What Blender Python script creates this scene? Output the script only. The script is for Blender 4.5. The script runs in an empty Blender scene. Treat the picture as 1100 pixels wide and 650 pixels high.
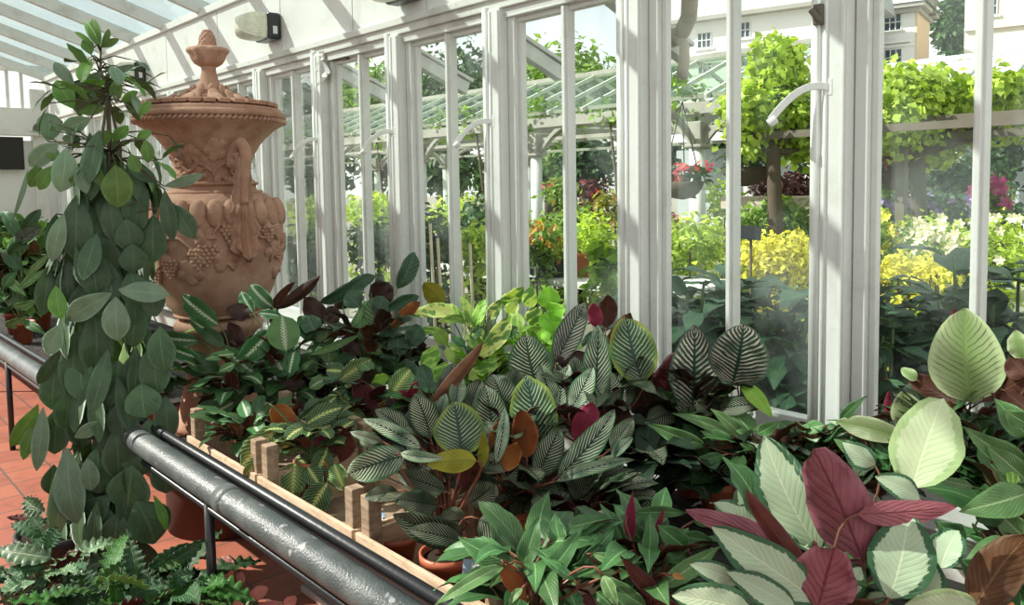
import bpy, bmesh, math, random
from mathutils import Vector, Matrix, Euler
random.seed(7)
R = math.radians
scene = bpy.context.scene
COL = scene.collection
V = Vector
# ------------------------------------------------------------------ camera
F, CX, CY = 890.0, 550.0, 262.0
EYE = V((0, 0, 1.6))
_A, _P, _R = R(48.3), R(4.1), R(-0.9)
_fw = V((-math.sin(_A)*math.cos(_P), math.cos(_A)*math.cos(_P), -math.sin(_P)))
_rt0 = V((math.cos(_A), math.sin(_A), 0)); _up0 = _rt0.cross(_fw)
_rt = _rt0*math.cos(_R) + _up0*math.sin(_R)
_up = _up0*math.cos(_R) - _rt0*math.sin(_R)
cd = bpy.data.cameras.new('camera'); cam = bpy.data.objects.new('camera', cd); COL.objects.link(cam)
cam.matrix_world = Matrix(((_rt.x, _up.x, -_fw.x, EYE.x), (_rt.y, _up.y, -_fw.y, EYE.y), (_rt.z, _up.z, -_fw.z, EYE.z), (0, 0, 0, 1)))
cd.sensor_fit = 'HORIZONTAL'; cd.sensor_width = 36; cd.lens = F/1100*36
cd.shift_y = (CY-325.0)/1100.0
cd.clip_start = 0.02; cd.clip_end = 500
scene.camera = cam
def ray(px, py): return _fw + _rt*((px-CX)/F) - _up*((py-CY)/F)
def at_depth(px, py, d): return EYE + ray(px, py)*d
def at_y(px, py, y): r = ray(px, py); return EYE + r*(y/r.y)
def at_x(px, py, x): r = ray(px, py); return EYE + r*(x/r.x)
def at_z(px, py, z): r = ray(px, py); return EYE + r*((z-1.6)/r.z)

# ------------------------------------------------------------------ scene graph helpers
def tag(o, label=None, cat=None, group=None, kind=None):
    if label: o['label'] = label
    if cat: o['category'] = cat
    if group: o['group'] = group
    if kind: o['kind'] = kind
    return o
def thing(name, label, cat, loc, group=None, rz=0):
    o = bpy.data.objects.new(name, None); COL.objects.link(o)
    o.empty_display_size = .05
    o.location = loc; o.rotation_euler = (0, 0, rz)
    return tag(o, label, cat, group)
class MB:
    def __init__(s): s.v=[]; s.f=[]; s.m=[]; s.uv=[]; s.t=[]; s.s=[]
    def add(s, vs, fs, mi=0, uv=None, tint=.5, smooth=True):
        b = len(s.v); s.v += [tuple(p) for p in vs]
        s.uv += uv if uv else [(0, 0)]*len(vs)
        s.t += [tint]*len(vs)
        for i, f in enumerate(fs):
            s.f.append(tuple(b+k for k in f))
            s.m.append(mi[i] if isinstance(mi, list) else mi); s.s.append(smooth)
        return s
    def box(s, c, size, rot=None, mi=0):
        hx, hy, hz = size[0]/2, size[1]/2, size[2]/2
        vs = [V((x, y, z)) for x in (-hx, hx) for y in (-hy, hy) for z in (-hz, hz)]
        if rot is not None: vs = [rot @ p for p in vs]
        c = V(c)
        return s.add([p+c for p in vs], [(0,1,3,2),(4,6,7,5),(0,4,5,1),(2,3,7,6),(0,2,6,4),(1,5,7,3)], mi, None, .5, False)
    def bar(s, a, b, w, h, mi=0, up=(0, 0, 1)):
        a, b = V(a), V(b); d = (b-a); L = d.length; d.normalize()
        x = d.cross(V(up)).normalized(); z = x.cross(d)
        M = Matrix((x, d, z)).transposed()
        return s.box((a+b)/2, (w, L, h), M, mi)
    def tube(s, pts, rad, n=8, mi=0, cap=True, tint=.5):
        pts = [V(p) for p in pts]; k = len(pts)
        if not isinstance(rad, (list, tuple)): rad = [rad]*k
        t0 = (pts[1]-pts[0]).normalized()
        ref = V((0, 0, 1)) if abs(t0.z) < .9 else V((1, 0, 0))
        x = t0.cross(ref).normalized()
        vs = []
        for i, p in enumerate(pts):
            t = (pts[min(i+1, k-1)]-pts[max(i-1, 0)]).normalized()
            x = (x - t*x.dot(t)).normalized(); y = t.cross(x)
            for j in range(n):
                a = 2*math.pi*j/n
                vs.append(p + (x*math.cos(a)+y*math.sin(a))*rad[i])
        fs = [(i*n+j, i*n+(j+1) % n, (i+1)*n+(j+1) % n, (i+1)*n+j) for i in range(k-1) for j in range(n)]
        if cap: fs += [tuple(range(n-1, -1, -1)), tuple(range((k-1)*n, k*n))]
        return s.add(vs, fs, mi, None, tint)
    def lathe(s, prof, c=(0, 0, 0), n=32, mi=0, fn=None, cap=True):
        c = V(c); vs = []
        for i, (r, z) in enumerate(prof):
            for j in range(n):
                a = 2*math.pi*j/n
                rr = fn(r, z, a) if fn else r
                vs.append(c + V((rr*math.cos(a), rr*math.sin(a), z)))
        k = len(prof)
        fs = [(i*n+j, i*n+(j+1) % n, (i+1)*n+(j+1) % n, (i+1)*n+j) for i in range(k-1) for j in range(n)]
        if cap: fs += [tuple(range(n-1, -1, -1)), tuple(range((k-1)*n, k*n))]
        return s.add(vs, fs, mi)
    def ball(s, c, r, M=None, nu=10, nv=7, mi=0):
        if not isinstance(r, (list, tuple, Vector)): r = (r, r, r)
        c = V(c); vs = []
        for i in range(nv+1):
            th = math.pi*i/nv
            for j in range(nu):
                a = 2*math.pi*j/nu
                p = V((r[0]*math.sin(th)*math.cos(a), r[1]*math.sin(th)*math.sin(a), r[2]*math.cos(th)))
                vs.append(c + (M @ p if M is not None else p))
        fs = [(i*nu+j, (i+1)*nu+j, (i+1)*nu+(j+1) % nu, i*nu+(j+1) % nu) for i in range(nv) for j in range(nu)]
        return s.add(vs, fs, mi)
    def build(s, name, mats, parent=None, bevel=0, kind=None):
        if not isinstance(mats, (list, tuple)): mats = [mats]
        org = V(parent['_w']) if parent is not None and '_w' in parent else (world_loc(parent) if parent is not None else V((0, 0, 0)))
        me = bpy.data.meshes.new(name)
        me.from_pydata([(p[0]-org.x, p[1]-org.y, p[2]-org.z) for p in s.v], [], s.f)
        for m in mats: me.materials.append(m)
        me.polygons.foreach_set('material_index', s.m)
        me.polygons.foreach_set('use_smooth', s.s)
        uvl = me.uv_layers.new(name='UVMap')
        li = [0]*len(me.loops); me.loops.foreach_get('vertex_index', li)
        flat = []
        for i in li: flat += s.uv[i]
        uvl.data.foreach_set('uv', flat)
        at = me.attributes.new('tint', 'FLOAT', 'POINT'); at.data.foreach_set('value', s.t)
        me.update()
        o = bpy.data.objects.new(name, me); COL.objects.link(o)
        if parent is not None: o.parent = parent
        if bevel:
            b = o.modifiers.new('bevel', 'BEVEL'); b.width = bevel; b.segments = 2; b.limit_method = 'ANGLE'
        if kind: o['kind'] = kind
        return o
def world_loc(o):
    p = V((0, 0, 0))
    while o is not None: p += V(o.location); o = o.parent
    return p

# ------------------------------------------------------------------ materials
class NT:
    def __init__(s, name):
        s.mat = bpy.data.materials.new(name); s.mat.use_nodes = True
        s.t = s.mat.node_tree; s.t.nodes.clear()
        s.out = s.t.nodes.new('ShaderNodeOutputMaterial')
    def n(s, typ, props=None, **inp):
        nd = s.t.nodes.new('ShaderNode'+typ)
        for k, v in (props or {}).items(): setattr(nd, k, v)
        for k, v in inp.items(): s.put(nd.inputs[k.replace('_', ' ')], v)
        return nd
    def put(s, sock, v):
        if hasattr(v, 'is_output') or isinstance(v, bpy.types.NodeSocket): s.t.links.new(v, sock)
        elif isinstance(v, (tuple, list)): sock.default_value = tuple(v)+((1,) if len(v) == 3 and sock.type == 'RGBA' else ())
        else: sock.default_value = v
    def m(s, op, a, b=0.0, c=None, clamp=False):
        nd = s.t.nodes.new('ShaderNodeMath'); nd.operation = op; nd.use_clamp = clamp
        s.put(nd.inputs[0], a); s.put(nd.inputs[1], b)
        if c is not None: s.put(nd.inputs[2], c)
        return nd.outputs[0]
    def mix(s, fac, a, b, typ='MIX'):
        nd = s.t.nodes.new('ShaderNodeMix'); nd.data_type = 'RGBA'; nd.blend_type = typ
        s.put(nd.inputs[0], fac); s.put(nd.inputs[6], a); s.put(nd.inputs[7], b)
        return nd.outputs[2]
    def ss(s, x, lo, hi):
        nd = s.t.nodes.new('ShaderNodeMapRange'); nd.interpolation_type = 'SMOOTHSTEP'
        s.put(nd.inputs[0], x); s.put(nd.inputs[1], lo); s.put(nd.inputs[2], hi); nd.inputs[3].default_value = 0; nd.inputs[4].default_value = 1
        return nd.outputs[0]
    def noise(s, scale, detail=3, vec=None, rough=.5):
        nd = s.n('TexNoise', Scale=scale, Detail=detail, Roughness=rough)
        if vec is None: vec = s.obj()
        s.t.links.new(vec, nd.inputs['Vector'])
        return nd.outputs['Fac']
    def obj(s):
        if not hasattr(s, '_o'): s._o = s.n('NewGeometry').outputs['Position']
        return s._o
    def bump(s, h, strength=.3, dist=.01):
        return s.n('Bump', Strength=strength, Distance=dist, Height=h).outputs['Normal']
    def pbr(s, col, rough=.5, spec=.5, normal=None, metal=0.0):
        nd = s.n('BsdfPrincipled', Base_Color=col, Roughness=rough, Metallic=metal)
        s.put(nd.inputs['Specular IOR Level'], spec)
        if normal is not None: s.t.links.new(normal, nd.inputs['Normal'])
        return nd.outputs[0]
    def done(s, sh): s.t.links.new(sh, s.out.inputs['Surface']); return s.mat

def m_paint(name, col, dirt=.25, rough=.55, scale=6):
    t = NT(name)
    a = t.noise(scale, 5, rough=.65); b = t.noise(scale*7, 4)
    d = t.m('MULTIPLY', t.ss(a, .48, .75), dirt)
    c = t.mix(d, col, tuple(x*y for x, y in zip(col, (.55, .52, .45))))
    c = t.mix(t.m('MULTIPLY', t.ss(b, .6, .75), dirt*.5), c, tuple(x*.6 for x in col))
    return t.done(t.pbr(c, rough, .35, t.bump(b, .15, .004)))
def m_plain(name, col, rough=.5, spec=.4, var=.2, scale=20, metal=0, bump=.2):
    t = NT(name); a = t.noise(scale, 4)
    c = t.mix(t.m('MULTIPLY', a, var*2), col, tuple(x*.45 for x in col))
    return t.done(t.pbr(c, rough, spec, t.bump(a, bump, .003), metal))
WHITE = m_paint('white_gloss_paint', (.72, .72, .68), .30, .42)
WHITE2 = m_paint('weathered_white_paint', (.66, .66, .61), .55, .6, 4)
OFFW = m_paint('bare_worn_wood', (.50, .42, .34), .7, .8, 9)
DARKGAP = m_plain('dark_rubber_seal', (.05, .055, .05), .8)
def m_terracotta():
    t = NT('terracotta')
    a = t.noise(5, 6, rough=.6); b = t.noise(60, 4); d = t.noise(14, 5)
    sp = t.n('SeparateXYZ', Vector=t.obj())
    c = t.mix(t.ss(a, .35, .7), (.37, .195, .13), (.50, .31, .22))
    c = t.mix(t.m('MULTIPLY', t.ss(d, .5, .75), .5), c, (.19, .10, .068))
    c = t.mix(t.m('MULTIPLY', t.ss(b, .55, .8), .35), c, (.72, .50, .36))
    return t.done(t.pbr(c, .85, .2, t.bump(t.m('ADD', b, t.m('MULTIPLY', d, 2)), .35, .004)))
TERRA = m_terracotta()
SHADECLAY = m_plain('shade_darkened_red_brown_clay', (.11, .045, .03), .9, .2, .3, 12)  # red-brown clay darkened so its colour carries the shade under the bench
def m_glass(name='window_glass', tint=(.93, .97, .955), film=.05, refl=.8):
    t = NT(name)
    tr = t.n('BsdfTransparent', Color=tint).outputs[0]
    gl = t.n('BsdfGlossy', Color=(1, 1, 1), Roughness=.015).outputs[0]
    df = t.n('BsdfDiffuse', Color=(.8, .85, .82)).outputs[0]
    lw = t.n('LayerWeight', Blend=.12).outputs['Fresnel']
    dn = t.m('MULTIPLY', t.ss(t.noise(3.5, 5), .35, .8), film*2)
    m1 = t.n('MixShader', Fac=dn); t.t.links.new(tr, m1.inputs[1]); t.t.links.new(df, m1.inputs[2])
    m2 = t.n('MixShader', Fac=t.m('MULTIPLY', lw, refl)); t.t.links.new(m1.outputs[0], m2.inputs[1]); t.t.links.new(gl, m2.inputs[2])
    return t.done(m2.outputs[0])
GLASS = m_glass()
ROOFGLASS = m_glass('roof_glass', (.80, .86, .85), .035, .25)
def m_tiles(name, base, dark, grout, sx, rough=.45):
    t = NT(name)
    tc = t.obj()
    br = t.n('TexBrick', {'offset': 0.0}, Vector=tc, Color1=base, Color2=dark, Mortar=grout, Scale=1.0)
    br.inputs['Brick Width'].default_value = sx; br.inputs['Row Height'].default_value = sx; br.inputs['Mortar Size'].default_value = .006
    a = t.noise(9, 5); b = t.noise(60, 3)
    c = t.mix(t.m('MULTIPLY', t.ss(a, .45, .75), .45), br.outputs['Color'], tuple(x*.5 for x in dark))
    return t.done(t.pbr(c, t.m('ADD', rough, t.m('MULTIPLY', b, .2)), .4, t.bump(br.outputs['Fac'], -.4, .004)))
TILE = m_tiles('red_quarry_tile', (.40, .135, .08), (.33, .105, .065), (.13, .09, .07), .225)
CONCRETE = m_plain('grey_concrete', (.42, .40, .37), .85, .2, .25, 12)
def m_pipe():
    t = NT('dark_grey_pipe_paint')
    b = t.noise(160, 3); a = t.noise(8, 5)
    c = t.mix(t.ss(a, .4, .7), (.065, .078, .076), (.12, .135, .128))
    c = t.mix(t.m('MULTIPLY', t.ss(t.noise(22, 5), .62, .7), .7), c, (.42, .43, .42))
    return t.done(t.pbr(c, .42, .55, t.bump(b, .55, .004)))
PIPE = m_pipe()
BLACK = m_plain('black_iron_paint', (.022, .025, .027), .35, .5, .3, 60)
def m_wood(name, col, dark, sc=1.0):
    t = NT(name)
    mp = t.n('Mapping', Vector=t.obj()); mp.inputs['Scale'].default_value = (3*sc, 14*sc, 22*sc)
    a = t.noise(3, 6, mp.outputs[0], .65); b = t.noise(25, 4)
    c = t.mix(t.ss(a, .35, .7), col, dark)
    c = t.mix(t.m('MULTIPLY', t.ss(b, .6, .75), .5), c, tuple(x*.5 for x in dark))
    return t.done(t.pbr(c, .8, .2, t.bump(a, .3, .004)))
CRATE = m_wood('pale_crate_wood', (.62, .47, .33), (.44, .31, .20))
CRATED = m_wood('weathered_crate_post', (.34, .25, .17), (.20, .14, .09))
PLASTPOT = m_plain('terracotta_plastic', (.45, .125, .06), .42, .45, .12, 14, bump=.05)
BLACKPOT = m_plain('black_plastic', (.02, .02, .02), .5)
SOIL = m_plain('dark_compost', (.035, .024, .016), .95, .1, .5, 60, bump=1)
LABELW = m_plain('white_card', (.75, .76, .76), .5, .3, .05)
LABELB = m_plain('blue_grey_card', (.28, .42, .52), .4, .3, .25, 40)
INK = m_plain('black_ink', (.02, .02, .02), .6)
STEM = m_plain('green_stem', (.10, .17, .05), .5, .3, .3, 30)
STEMR = m_plain('reddish_stem', (.20, .07, .04), .5, .3, .3, 30)
BARK = m_plain('brown_bark', (.13, .10, .075), .9, .2, .4, 20)

def leafmat(name, fn, rough=.42, trans=.3, spec=.35, bump=.25, tfac=(1.25, 1.35, .55)):
    """fn(t, u, au, v, tint) -> (colour socket or tuple, height socket or None)"""
    t = NT(name)
    uv = t.n('UVMap').outputs[0]; sp = t.n('SeparateXYZ', Vector=uv)
    u = t.m('SUBTRACT', t.m('MULTIPLY', sp.outputs[0], 2.0), 1.0); v = sp.outputs[1]
    au = t.m('ABSOLUTE', u)
    tint = t.n('Attribute', {'attribute_name': 'tint'}).outputs['Fac']
    c, h = fn(t, u, au, v, tint)
    hs = t.n('HueSaturation', Hue=.5, Saturation=1.0, Color=c)
    t.put(hs.inputs['Value'], t.m('ADD', .72, t.m('MULTIPLY', tint, .56)))
    t.put(hs.inputs['Hue'], t.m('ADD', .487, t.m('MULTIPLY', tint, .026)))
    c = hs.outputs[0]
    p = t.pbr(c, rough, spec, t.bump(h, bump, .003) if h is not None else None)
    if trans <= 0: return t.done(p)
    tc = t.mix(1.0, c, tfac, 'MULTIPLY')
    tr = t.n('BsdfTranslucent', Color=tc).outputs[0]
    mx = t.n('MixShader', Fac=trans); t.t.links.new(p, mx.inputs[1]); t.t.links.new(tr, mx.inputs[2])
    return t.done(mx.outputs[0])
def vein(t, au, v, k, slant, width):
    """thin herringbone side veins: returns 0..1"""
    if not hasattr(t, '_vn'): t._vn = t.m('MULTIPLY', t.m('SUBTRACT', t.noise(26, 2), .5), .9)
    x = t.m('FRACT', t.m('ADD', t._vn, t.m('SUBTRACT', t.m('MULTIPLY', v, k), t.m('MULTIPLY', au, slant))))
    d = t.m('ABSOLUTE', t.m('SUBTRACT', x, .5))
    return t.m('SUBTRACT', 1.0, t.ss(d, width*.4, width))
# ------------------------------------------------------------------ setting
YW = 2.40; BAY = 0.764; XA = -1.215
posts = [XA + BAY*k for k in range(3, -13, -1)]            # post centres, right to left
XL, XR = -10.6, 1.2
ZS, ZH, ZF, ZE = .72, 2.31, 2.41, 2.82                      # sill, head, fascia bottom, eave
fl = MB(); fl.box((-5, 0.2, -.06), (14, 4.6, .12)); fl.build('floor', TILE, kind='structure')
b = MB(); b.box((-4.7, YW+.06, ZS/2-.03), (12, .16, ZS+.0)); b.build('wall_right', WHITE2, bevel=.004, kind='structure')
b = MB(); b.box((-4.7, YW-.01, ZS-.01), (12, .22, .05)); b.box((-4.7, YW-.09, ZS-.05), (12, .03, .05)); b.build('trim_1', WHITE, bevel=.006, kind='structure')
# fascia above the windows, in boards with open joints
xs = [XR]+[XA-BAY*.62-BAY*1.0*k for k in range(0, 13)]
fa = bpy.data.objects.new('trim_2', None); COL.objects.link(fa); fa['kind'] = 'structure'
prev = XR
for k, x in enumerate([-0.3, -1.3, -2.3, -3.25, -3.92, -4.75, -5.7, -6.7, -7.7, -8.7, -9.7, -10.6]):
    b = MB(); b.box(((prev+x)/2, YW+.0, (ZF+ZE)/2+.01), (prev-x-.008, .05, ZE-ZF)); b.build('fascia_board', WHITE, fa, .002); prev = x
b = MB()
for (z, dz, y) in ((ZF-.005, .035, -.035), (ZF-.04, .045, -.018), (ZF-.075, .03, .0)):
    b.box((-4.7, YW+y, z), (12, .06, dz))
b.build('moulding', WHITE2, fa, .004)
b = MB(); b.box((-4.7, YW+.03, ZE+.035), (12, .16, .05)); b.build('wall_plate', WHITE, fa, .004)
# peeling strips of paint and torn trim
b = MB()
xt = XA - BAY*4
for k in range(9):
    x0 = xt + random.uniform(-.05, .06); z0 = ZF-.03+random.uniform(-.02, .02); L = random.uniform(.08, .2)
    pts = [V((x0+random.uniform(-.012, .012)*i, YW-.05-.012*math.sin(i*1.3+k), z0-L*i/5)) for i in range(6)]
    w = random.uniform(.012, .022)
    vs = []
    for i, p in enumerate(pts): vs += [p+V((-w, 0, 0)), p+V((w, .008, 0)), p+V((w, .014, 0)), p+V((-w, .006, 0))]
    fs = []
    for i in range(5):
        for j in range(4): fs.append((i*4+j, i*4+(j+1) % 4, i*4+4+(j+1) % 4, i*4+4+j))
    b.add(vs, fs, 0, None, .5, False)
b.build('peeling_paint', WHITE2, fa)
b = MB(); b.box((xt+.02, YW-.012, ZF-.085), (.50, .02, .03), Euler((0, R(3), 0)).to_matrix()); b.build('rotten_gap', BARK, fa)
# posts between the windows
for k, x in enumerate(posts):
    po = bpy.data.objects.new('trim_%d' % (k+3), None); COL.objects.link(po); po.location = (x, YW, ZS); po['kind'] = 'structure'
    b = MB()
    h = ZF-.06-ZS
    b.box((x+.012, YW-.005, ZS+h/2), (.082, .10, h))
    b.build('post', WHITE, po, .004)
    b = MB()
    b.tube([(x-.043, YW-.052, ZS), (x-.043, YW-.052, ZF-.05)], .016, 10)
    b.tube([(x-.012, YW-.056, ZS), (x-.012, YW-.056, ZF-.07)], .007, 8)
    b.build('bead', WHITE, po)
    b = MB()
    b.box((x+.041, YW-.056, ZS+h*.5), (.012, .012, h-.02))
    b.build('cover_strip', WHITE, po, .003)
    # curved cast stay arm that catches the casement
    if k >= 3 and k != 4:
        P0 = V((x-.005, YW-.055, 1.872))
        pts = [P0 + V((-.16*s**1.0, -.13*s, .05*math.sin(math.pi*min(1, s*.8)) - .095*s*s)) for s in [i/10 for i in range(11)]]
        pts = [P0 + V((-.125*s_, -.105*s_, .018*math.sin(math.pi*min(1, s_*1.0)) - .092*s_**1.7)) for s_ in [i/10 for i in range(11)]]
        b = MB()
        for i in range(10):
            b.bar(pts[i]-(pts[i+1]-pts[i])*.08, pts[i+1], .010, .022)
        b.tube([pts[-1]+V((-.004, -.003, -.012)), pts[-1]+V((.012, .01, .004))], .014, 10)
        st = b.build('casement_stay', WHITE, po, .002)
        b = MB(); b.box(P0+V((0, .008, .0)), (.03, .02, .05)); b.build('stay_bracket', WHITE, st, .003)
# latch on the nearest post
xA = XA
po = [o for o in COL.objects if o.name.startswith('trim_') and abs(o.location.x-xA) < .01][0]
b = MB(); b.box((xA-.03, YW-.066, 2.085), (.028, .02, .06)); b.tube([(xA-.045, YW-.085, 2.10), (xA-.02, YW-.07, 2.06)], .010, 8)
b.build('latch', m_plain('rusty_latch', (.16, .13, .10), .6), po, .002)
# casement windows
for k in range(len(posts)-1):
    xr, xl = posts[k]-.036, posts[k+1]+.056
    w = bpy.data.objects.new('window_%d' % (k+1), None); COL.objects.link(w); w.location = ((xr+xl)/2, YW, ZS); w['kind'] = 'structure'
    sag = .012 if k % 3 == 1 else 0.0
    zb, zt = ZS+.03, ZH+.075
    b = MB()
    st = .040
    b.box((xl+st/2, YW+.012, (zb+zt)/2), (st, .05, zt-zb)); b.box((xr-st/2, YW+.012, (zb+zt)/2), (st, .05, zt-zb))
    b.box(((xl+xr)/2, YW+.004, zt-.04), (xr-xl, .066, .075)); b.box(((xl+xr)/2, YW+.012, zb+.05), (xr-xl, .05, .10))
    b.build('casement_frame', WHITE, w, .004)
    b = MB()
    b.box((xl+st+.010, YW+.026, (zb+zt)/2), (.020, .03, zt-zb-.14)); b.box((xr-st-.008, YW+.026, (zb+zt)/2), (.016, .03, zt-zb-.14))
    b.box(((xl+xr)/2, YW+.022, zt-.088), (xr-xl-2*st, .04, .022))
    b.build('glazing_bead', WHITE, w, .003)
    b = MB(); xm = (posts[k]+posts[k+1])/2 + .012
    b.box((xm, YW+.012, (zb+zt)/2), (.030, .046, zt-zb-.16)); b.box((xm, YW-.014, (zb+zt)/2), (.016, .016, zt-zb-.16))
    b.build('mullion', WHITE, w, .003)
    b = MB(); b.box(((xl+xr)/2, YW+.042, (zb+zt)/2), (xr-xl-2*st+.01, .004, zt-zb-.14)); b.build('glass_pane', GLASS, w)
# roof: rafters with glass sheets, up to the ridge
SL = .33; YR = -1.6
roof = bpy.data.objects.new('ceiling', None); COL.objects.link(roof); roof['kind'] = 'structure'
ux = V((0, -1, SL)).normalized()
rx = [XA-.66 + BAY*k for k in range(3, -13, -1)]
rx = [-5.2 + BAY*k for k in range(8, -8, -1)]
def rpt(x, y, dz=0): return V((x, y, ZE+.05 + (YW-y)*SL + dz))
for k, x in enumerate(rx):
    b = MB()
    b.bar(rpt(x, YW+.02, .01), rpt(x, YR, .01), .05, .085)
    b.bar(rpt(x, YW+.05, .06), rpt(x, YR, .06), .026, .02)
    b.build('rafter', WHITE2, roof, .004)
    if k < 13:
        b = MB(); b.tube([(x, YW-.03, ZE+.05), (x, YW-.03, ZE+.11)], .014, 8); b.tube([(x-.02, YW-.03, ZE+.10), (x+.02, YW-.03, ZE+.10)], .012, 8); b.build('rafter_shoe', OFFW, roof)
    if k < len(rx)-1:
        xc = (rx[k]+rx[k+1])/2
        b = MB(); b.bar(rpt(xc, YW+.16, .066), rpt(xc, YR, .066), BAY-.03, .004); b.build('roof_pane', ROOFGLASS, roof)
b = MB(); b.box((-4.8, YR, rpt(0, YR).z+.03), (12, .06, .2)); b.build('ridge_beam', WHITE2, roof)
# exterior rafter tails and gutter swan-neck
for k in range(2, 11):
    x = -2.69 + (k-4)*-.56 if False else XA + .46 - BAY*(k-1) - .72
    b = MB(); a = V((x, YW+.10, 2.36)); e = V((x, YW+.62, 2.36-.52*.40))
    b.bar(a, e, .05, .07); b.bar(a+V((0, 0, .045)), e+V((0, .03, .045)), .075, .02)
    b.build('eave_rafter', WHITE2, roof, .003)
b = MB()
X0 = at_y(735, 0, 2.95)
pts = [at_y(738, -30, 2.78), at_y(741, 0, 2.80), at_y(740, 18, 2.82), at_y(733, 34, 2.86), at_y(720, 44, 2.92)]
b.tube(pts, .034, 12)
pts = [at_y(722, 36, 2.86), at_y(735, 48, 2.85), at_y(735, 66, 2.85), at_y(732, 85, 2.85)]
b.tube(pts, [.02, .022, .024, .024], 12)
b.build('gutter_bracket', OFFW, roof)
b = MB(); p = at_y(700, 44, 2.92); b.bar((p.x-.16, 2.97, p.z+.0), (p.x+.10, 2.97, p.z+.0), .11, .07); b.build('gutter', OFFW, roof, .01)
# gable end wall beyond the climber
ga = bpy.data.objects.new('wall_left', None); COL.objects.link(ga); ga['kind'] = 'structure'; ga.location = (XL, 0, 0)
b = MB(); b.box((XL-.05, 2.3, .64), (.1, 1.6, 1.28)); b.box((XL-.02, 2.48, 2.0), (.1, .5, 1.5)); b.box((XL-.02, 1.9, 2.38), (.22, 1.8, .30)); b.box((XL-.05, 1.9, 1.7), (.1, 1.3, .95)); b.build('panelling', WHITE, ga, .004)
b = MB(); b.box((XL+.07, 1.75, 2.03), (.03, .75, .36)); b.build('dark_opening_panel', m_plain('painted_dark_interior', (.035, .033, .03), .9), ga)  # solid panel painted dark in place of an unlit opening
b = MB()
for y in (1.55, 1.8, 2.02, 2.16): b.box((XL-.05, y, 2.66), (.05, .035, .64))
b.box((XL-.05, 1.8, 2.44), (.05, 1.2, .04)); b.box((XL-.03, 1.8, 2.98), (.06, 1.4, .07)); b.build('gable_glazing_bars', WHITE2, ga, .003)
b = MB(); b.box((XL-.06, 1.85, 2.66), (.006, 1.1, .6)); b.build('gable_pane', GLASS, ga)
b = MB(); b.box((-4.7, -2.6, 1.6), (12, .12, 3.2)); b.build('wall_back_light_blocker', WHITE2, kind='structure')  # unseen solid wall, added to block low sky light
# bulkhead lamps on the fascia
def bulkhead(px, py, label):
    p = at_y(px, py, YW-.03)
    t = thing('bulkhead_lamp', label, 'lamp', p, 'bulkhead lamps on the white fascia')
    b = MB(); b.box(p+V((0, -.04, 0)), (.20, .085, .160)); b.build('housing', BLACK, t, .014)
    prof = [(.082, 0), (.084, .02), (.082, .06), (.076, .10), (.062, .13), (.035, .150), (.003, .156)]
    def fn(r, z, a):
        q = max(abs(math.cos(a)), abs(math.sin(a)))
        return r/(q**.82)*(1+.018*math.cos(a*32))
    mb = MB(); mb.lathe(prof, (0, 0, 0), 128, 0, fn)
    mb.v = [tuple(p + V((x*1.12, -.084 - z, y*.92))) for (x, y, z) in mb.v]
    mb.f = [f[::-1] for f in mb.f]
    mb.build('lens', bulkhead.mat, t)
    b = MB(); b.box(p+V((.101, -.040, -.025)), (.004, .028, .046)); b.build('sticker', LABELW, t)
    return t
_t = NT('frosted_lens')
bulkhead.mat = _t.done(_t.pbr(_t.mix(_t.ss(_t.noise(30, 3), .4, .7), (.78, .79, .64), (.64, .66, .50)), .25, .5))
bulkhead(294, 31, 'frosted bulkhead lamp on the fascia right above the urn finial')
bulkhead(152, 79, 'frosted bulkhead lamp on the fascia behind the top of the climber')
bulkhead(440, -14, 'bulkhead lamp cut off by the top edge above the second window bay')
# bench
zb = .60
bench = thing('staging_bench', 'slatted plant staging edged by a thick grey pipe and iron legs', 'bench', (-3.5, 1.0, 0))
b = MB(); b.tube([(-9.5, 1.0, .638), (-8, 1.0, .638), (-4, 1.0, .638), (.6, 1.0, .638)], .044, 24); b.build('pipe', PIPE, bench)
b = MB()
b.tube([(-2.49, 1.0, .638), (-2.43, 1.0, .638)], .0465, 24); b.build('pipe_collar', PIPE, bench)
b = MB(); b.tube([(-9.5, 1.066, .672), (-4, 1.066, .672), (.6, 1.066, .672)], .017, 12); b.box((-4.45, 1.08, .645), (10.1, .012, .05)); b.build('edge_rail', BLACK, bench)
b = MB(); b.tube([(-9.5, 1.03, .535), (.6, 1.03, .535)], .012, 8); b.build('lower_rail', BLACK, bench)
for x in (-7.9, -5.86, -4.3, -2.70, -1.1, .3):
    b = MB(); b.tube([(x, 1.03, 0), (x, 1.03, .60)], .017, 10); b.build('leg', BLACK, bench)
    b = MB(); b.tube([(x, 2.2, 0), (x, 2.2, .60)], .017, 10); b.build('leg', BLACK, bench)
b = MB()
for xa, xb in ((-9.5, -4.17), (-3.58, .6)):
    for i in range(12): b.box(((xa+xb)/2, 1.12+i*.1, .53), (xb-xa, .092, .02))
b.build('slatted_deck', m_wood('grey_bench_slat', (.05, .045, .04), (.025, .022, .02)), bench)
# concrete paver under the bench
pv = MB(); pv.box((-2.2, 2.0, .015), (1.5, 1.05, .03)); tag(pv.build('paving_slab', CONCRETE, bevel=.005), 'grey concrete slab lying on the red tiles under the bench', 'slab')
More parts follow.
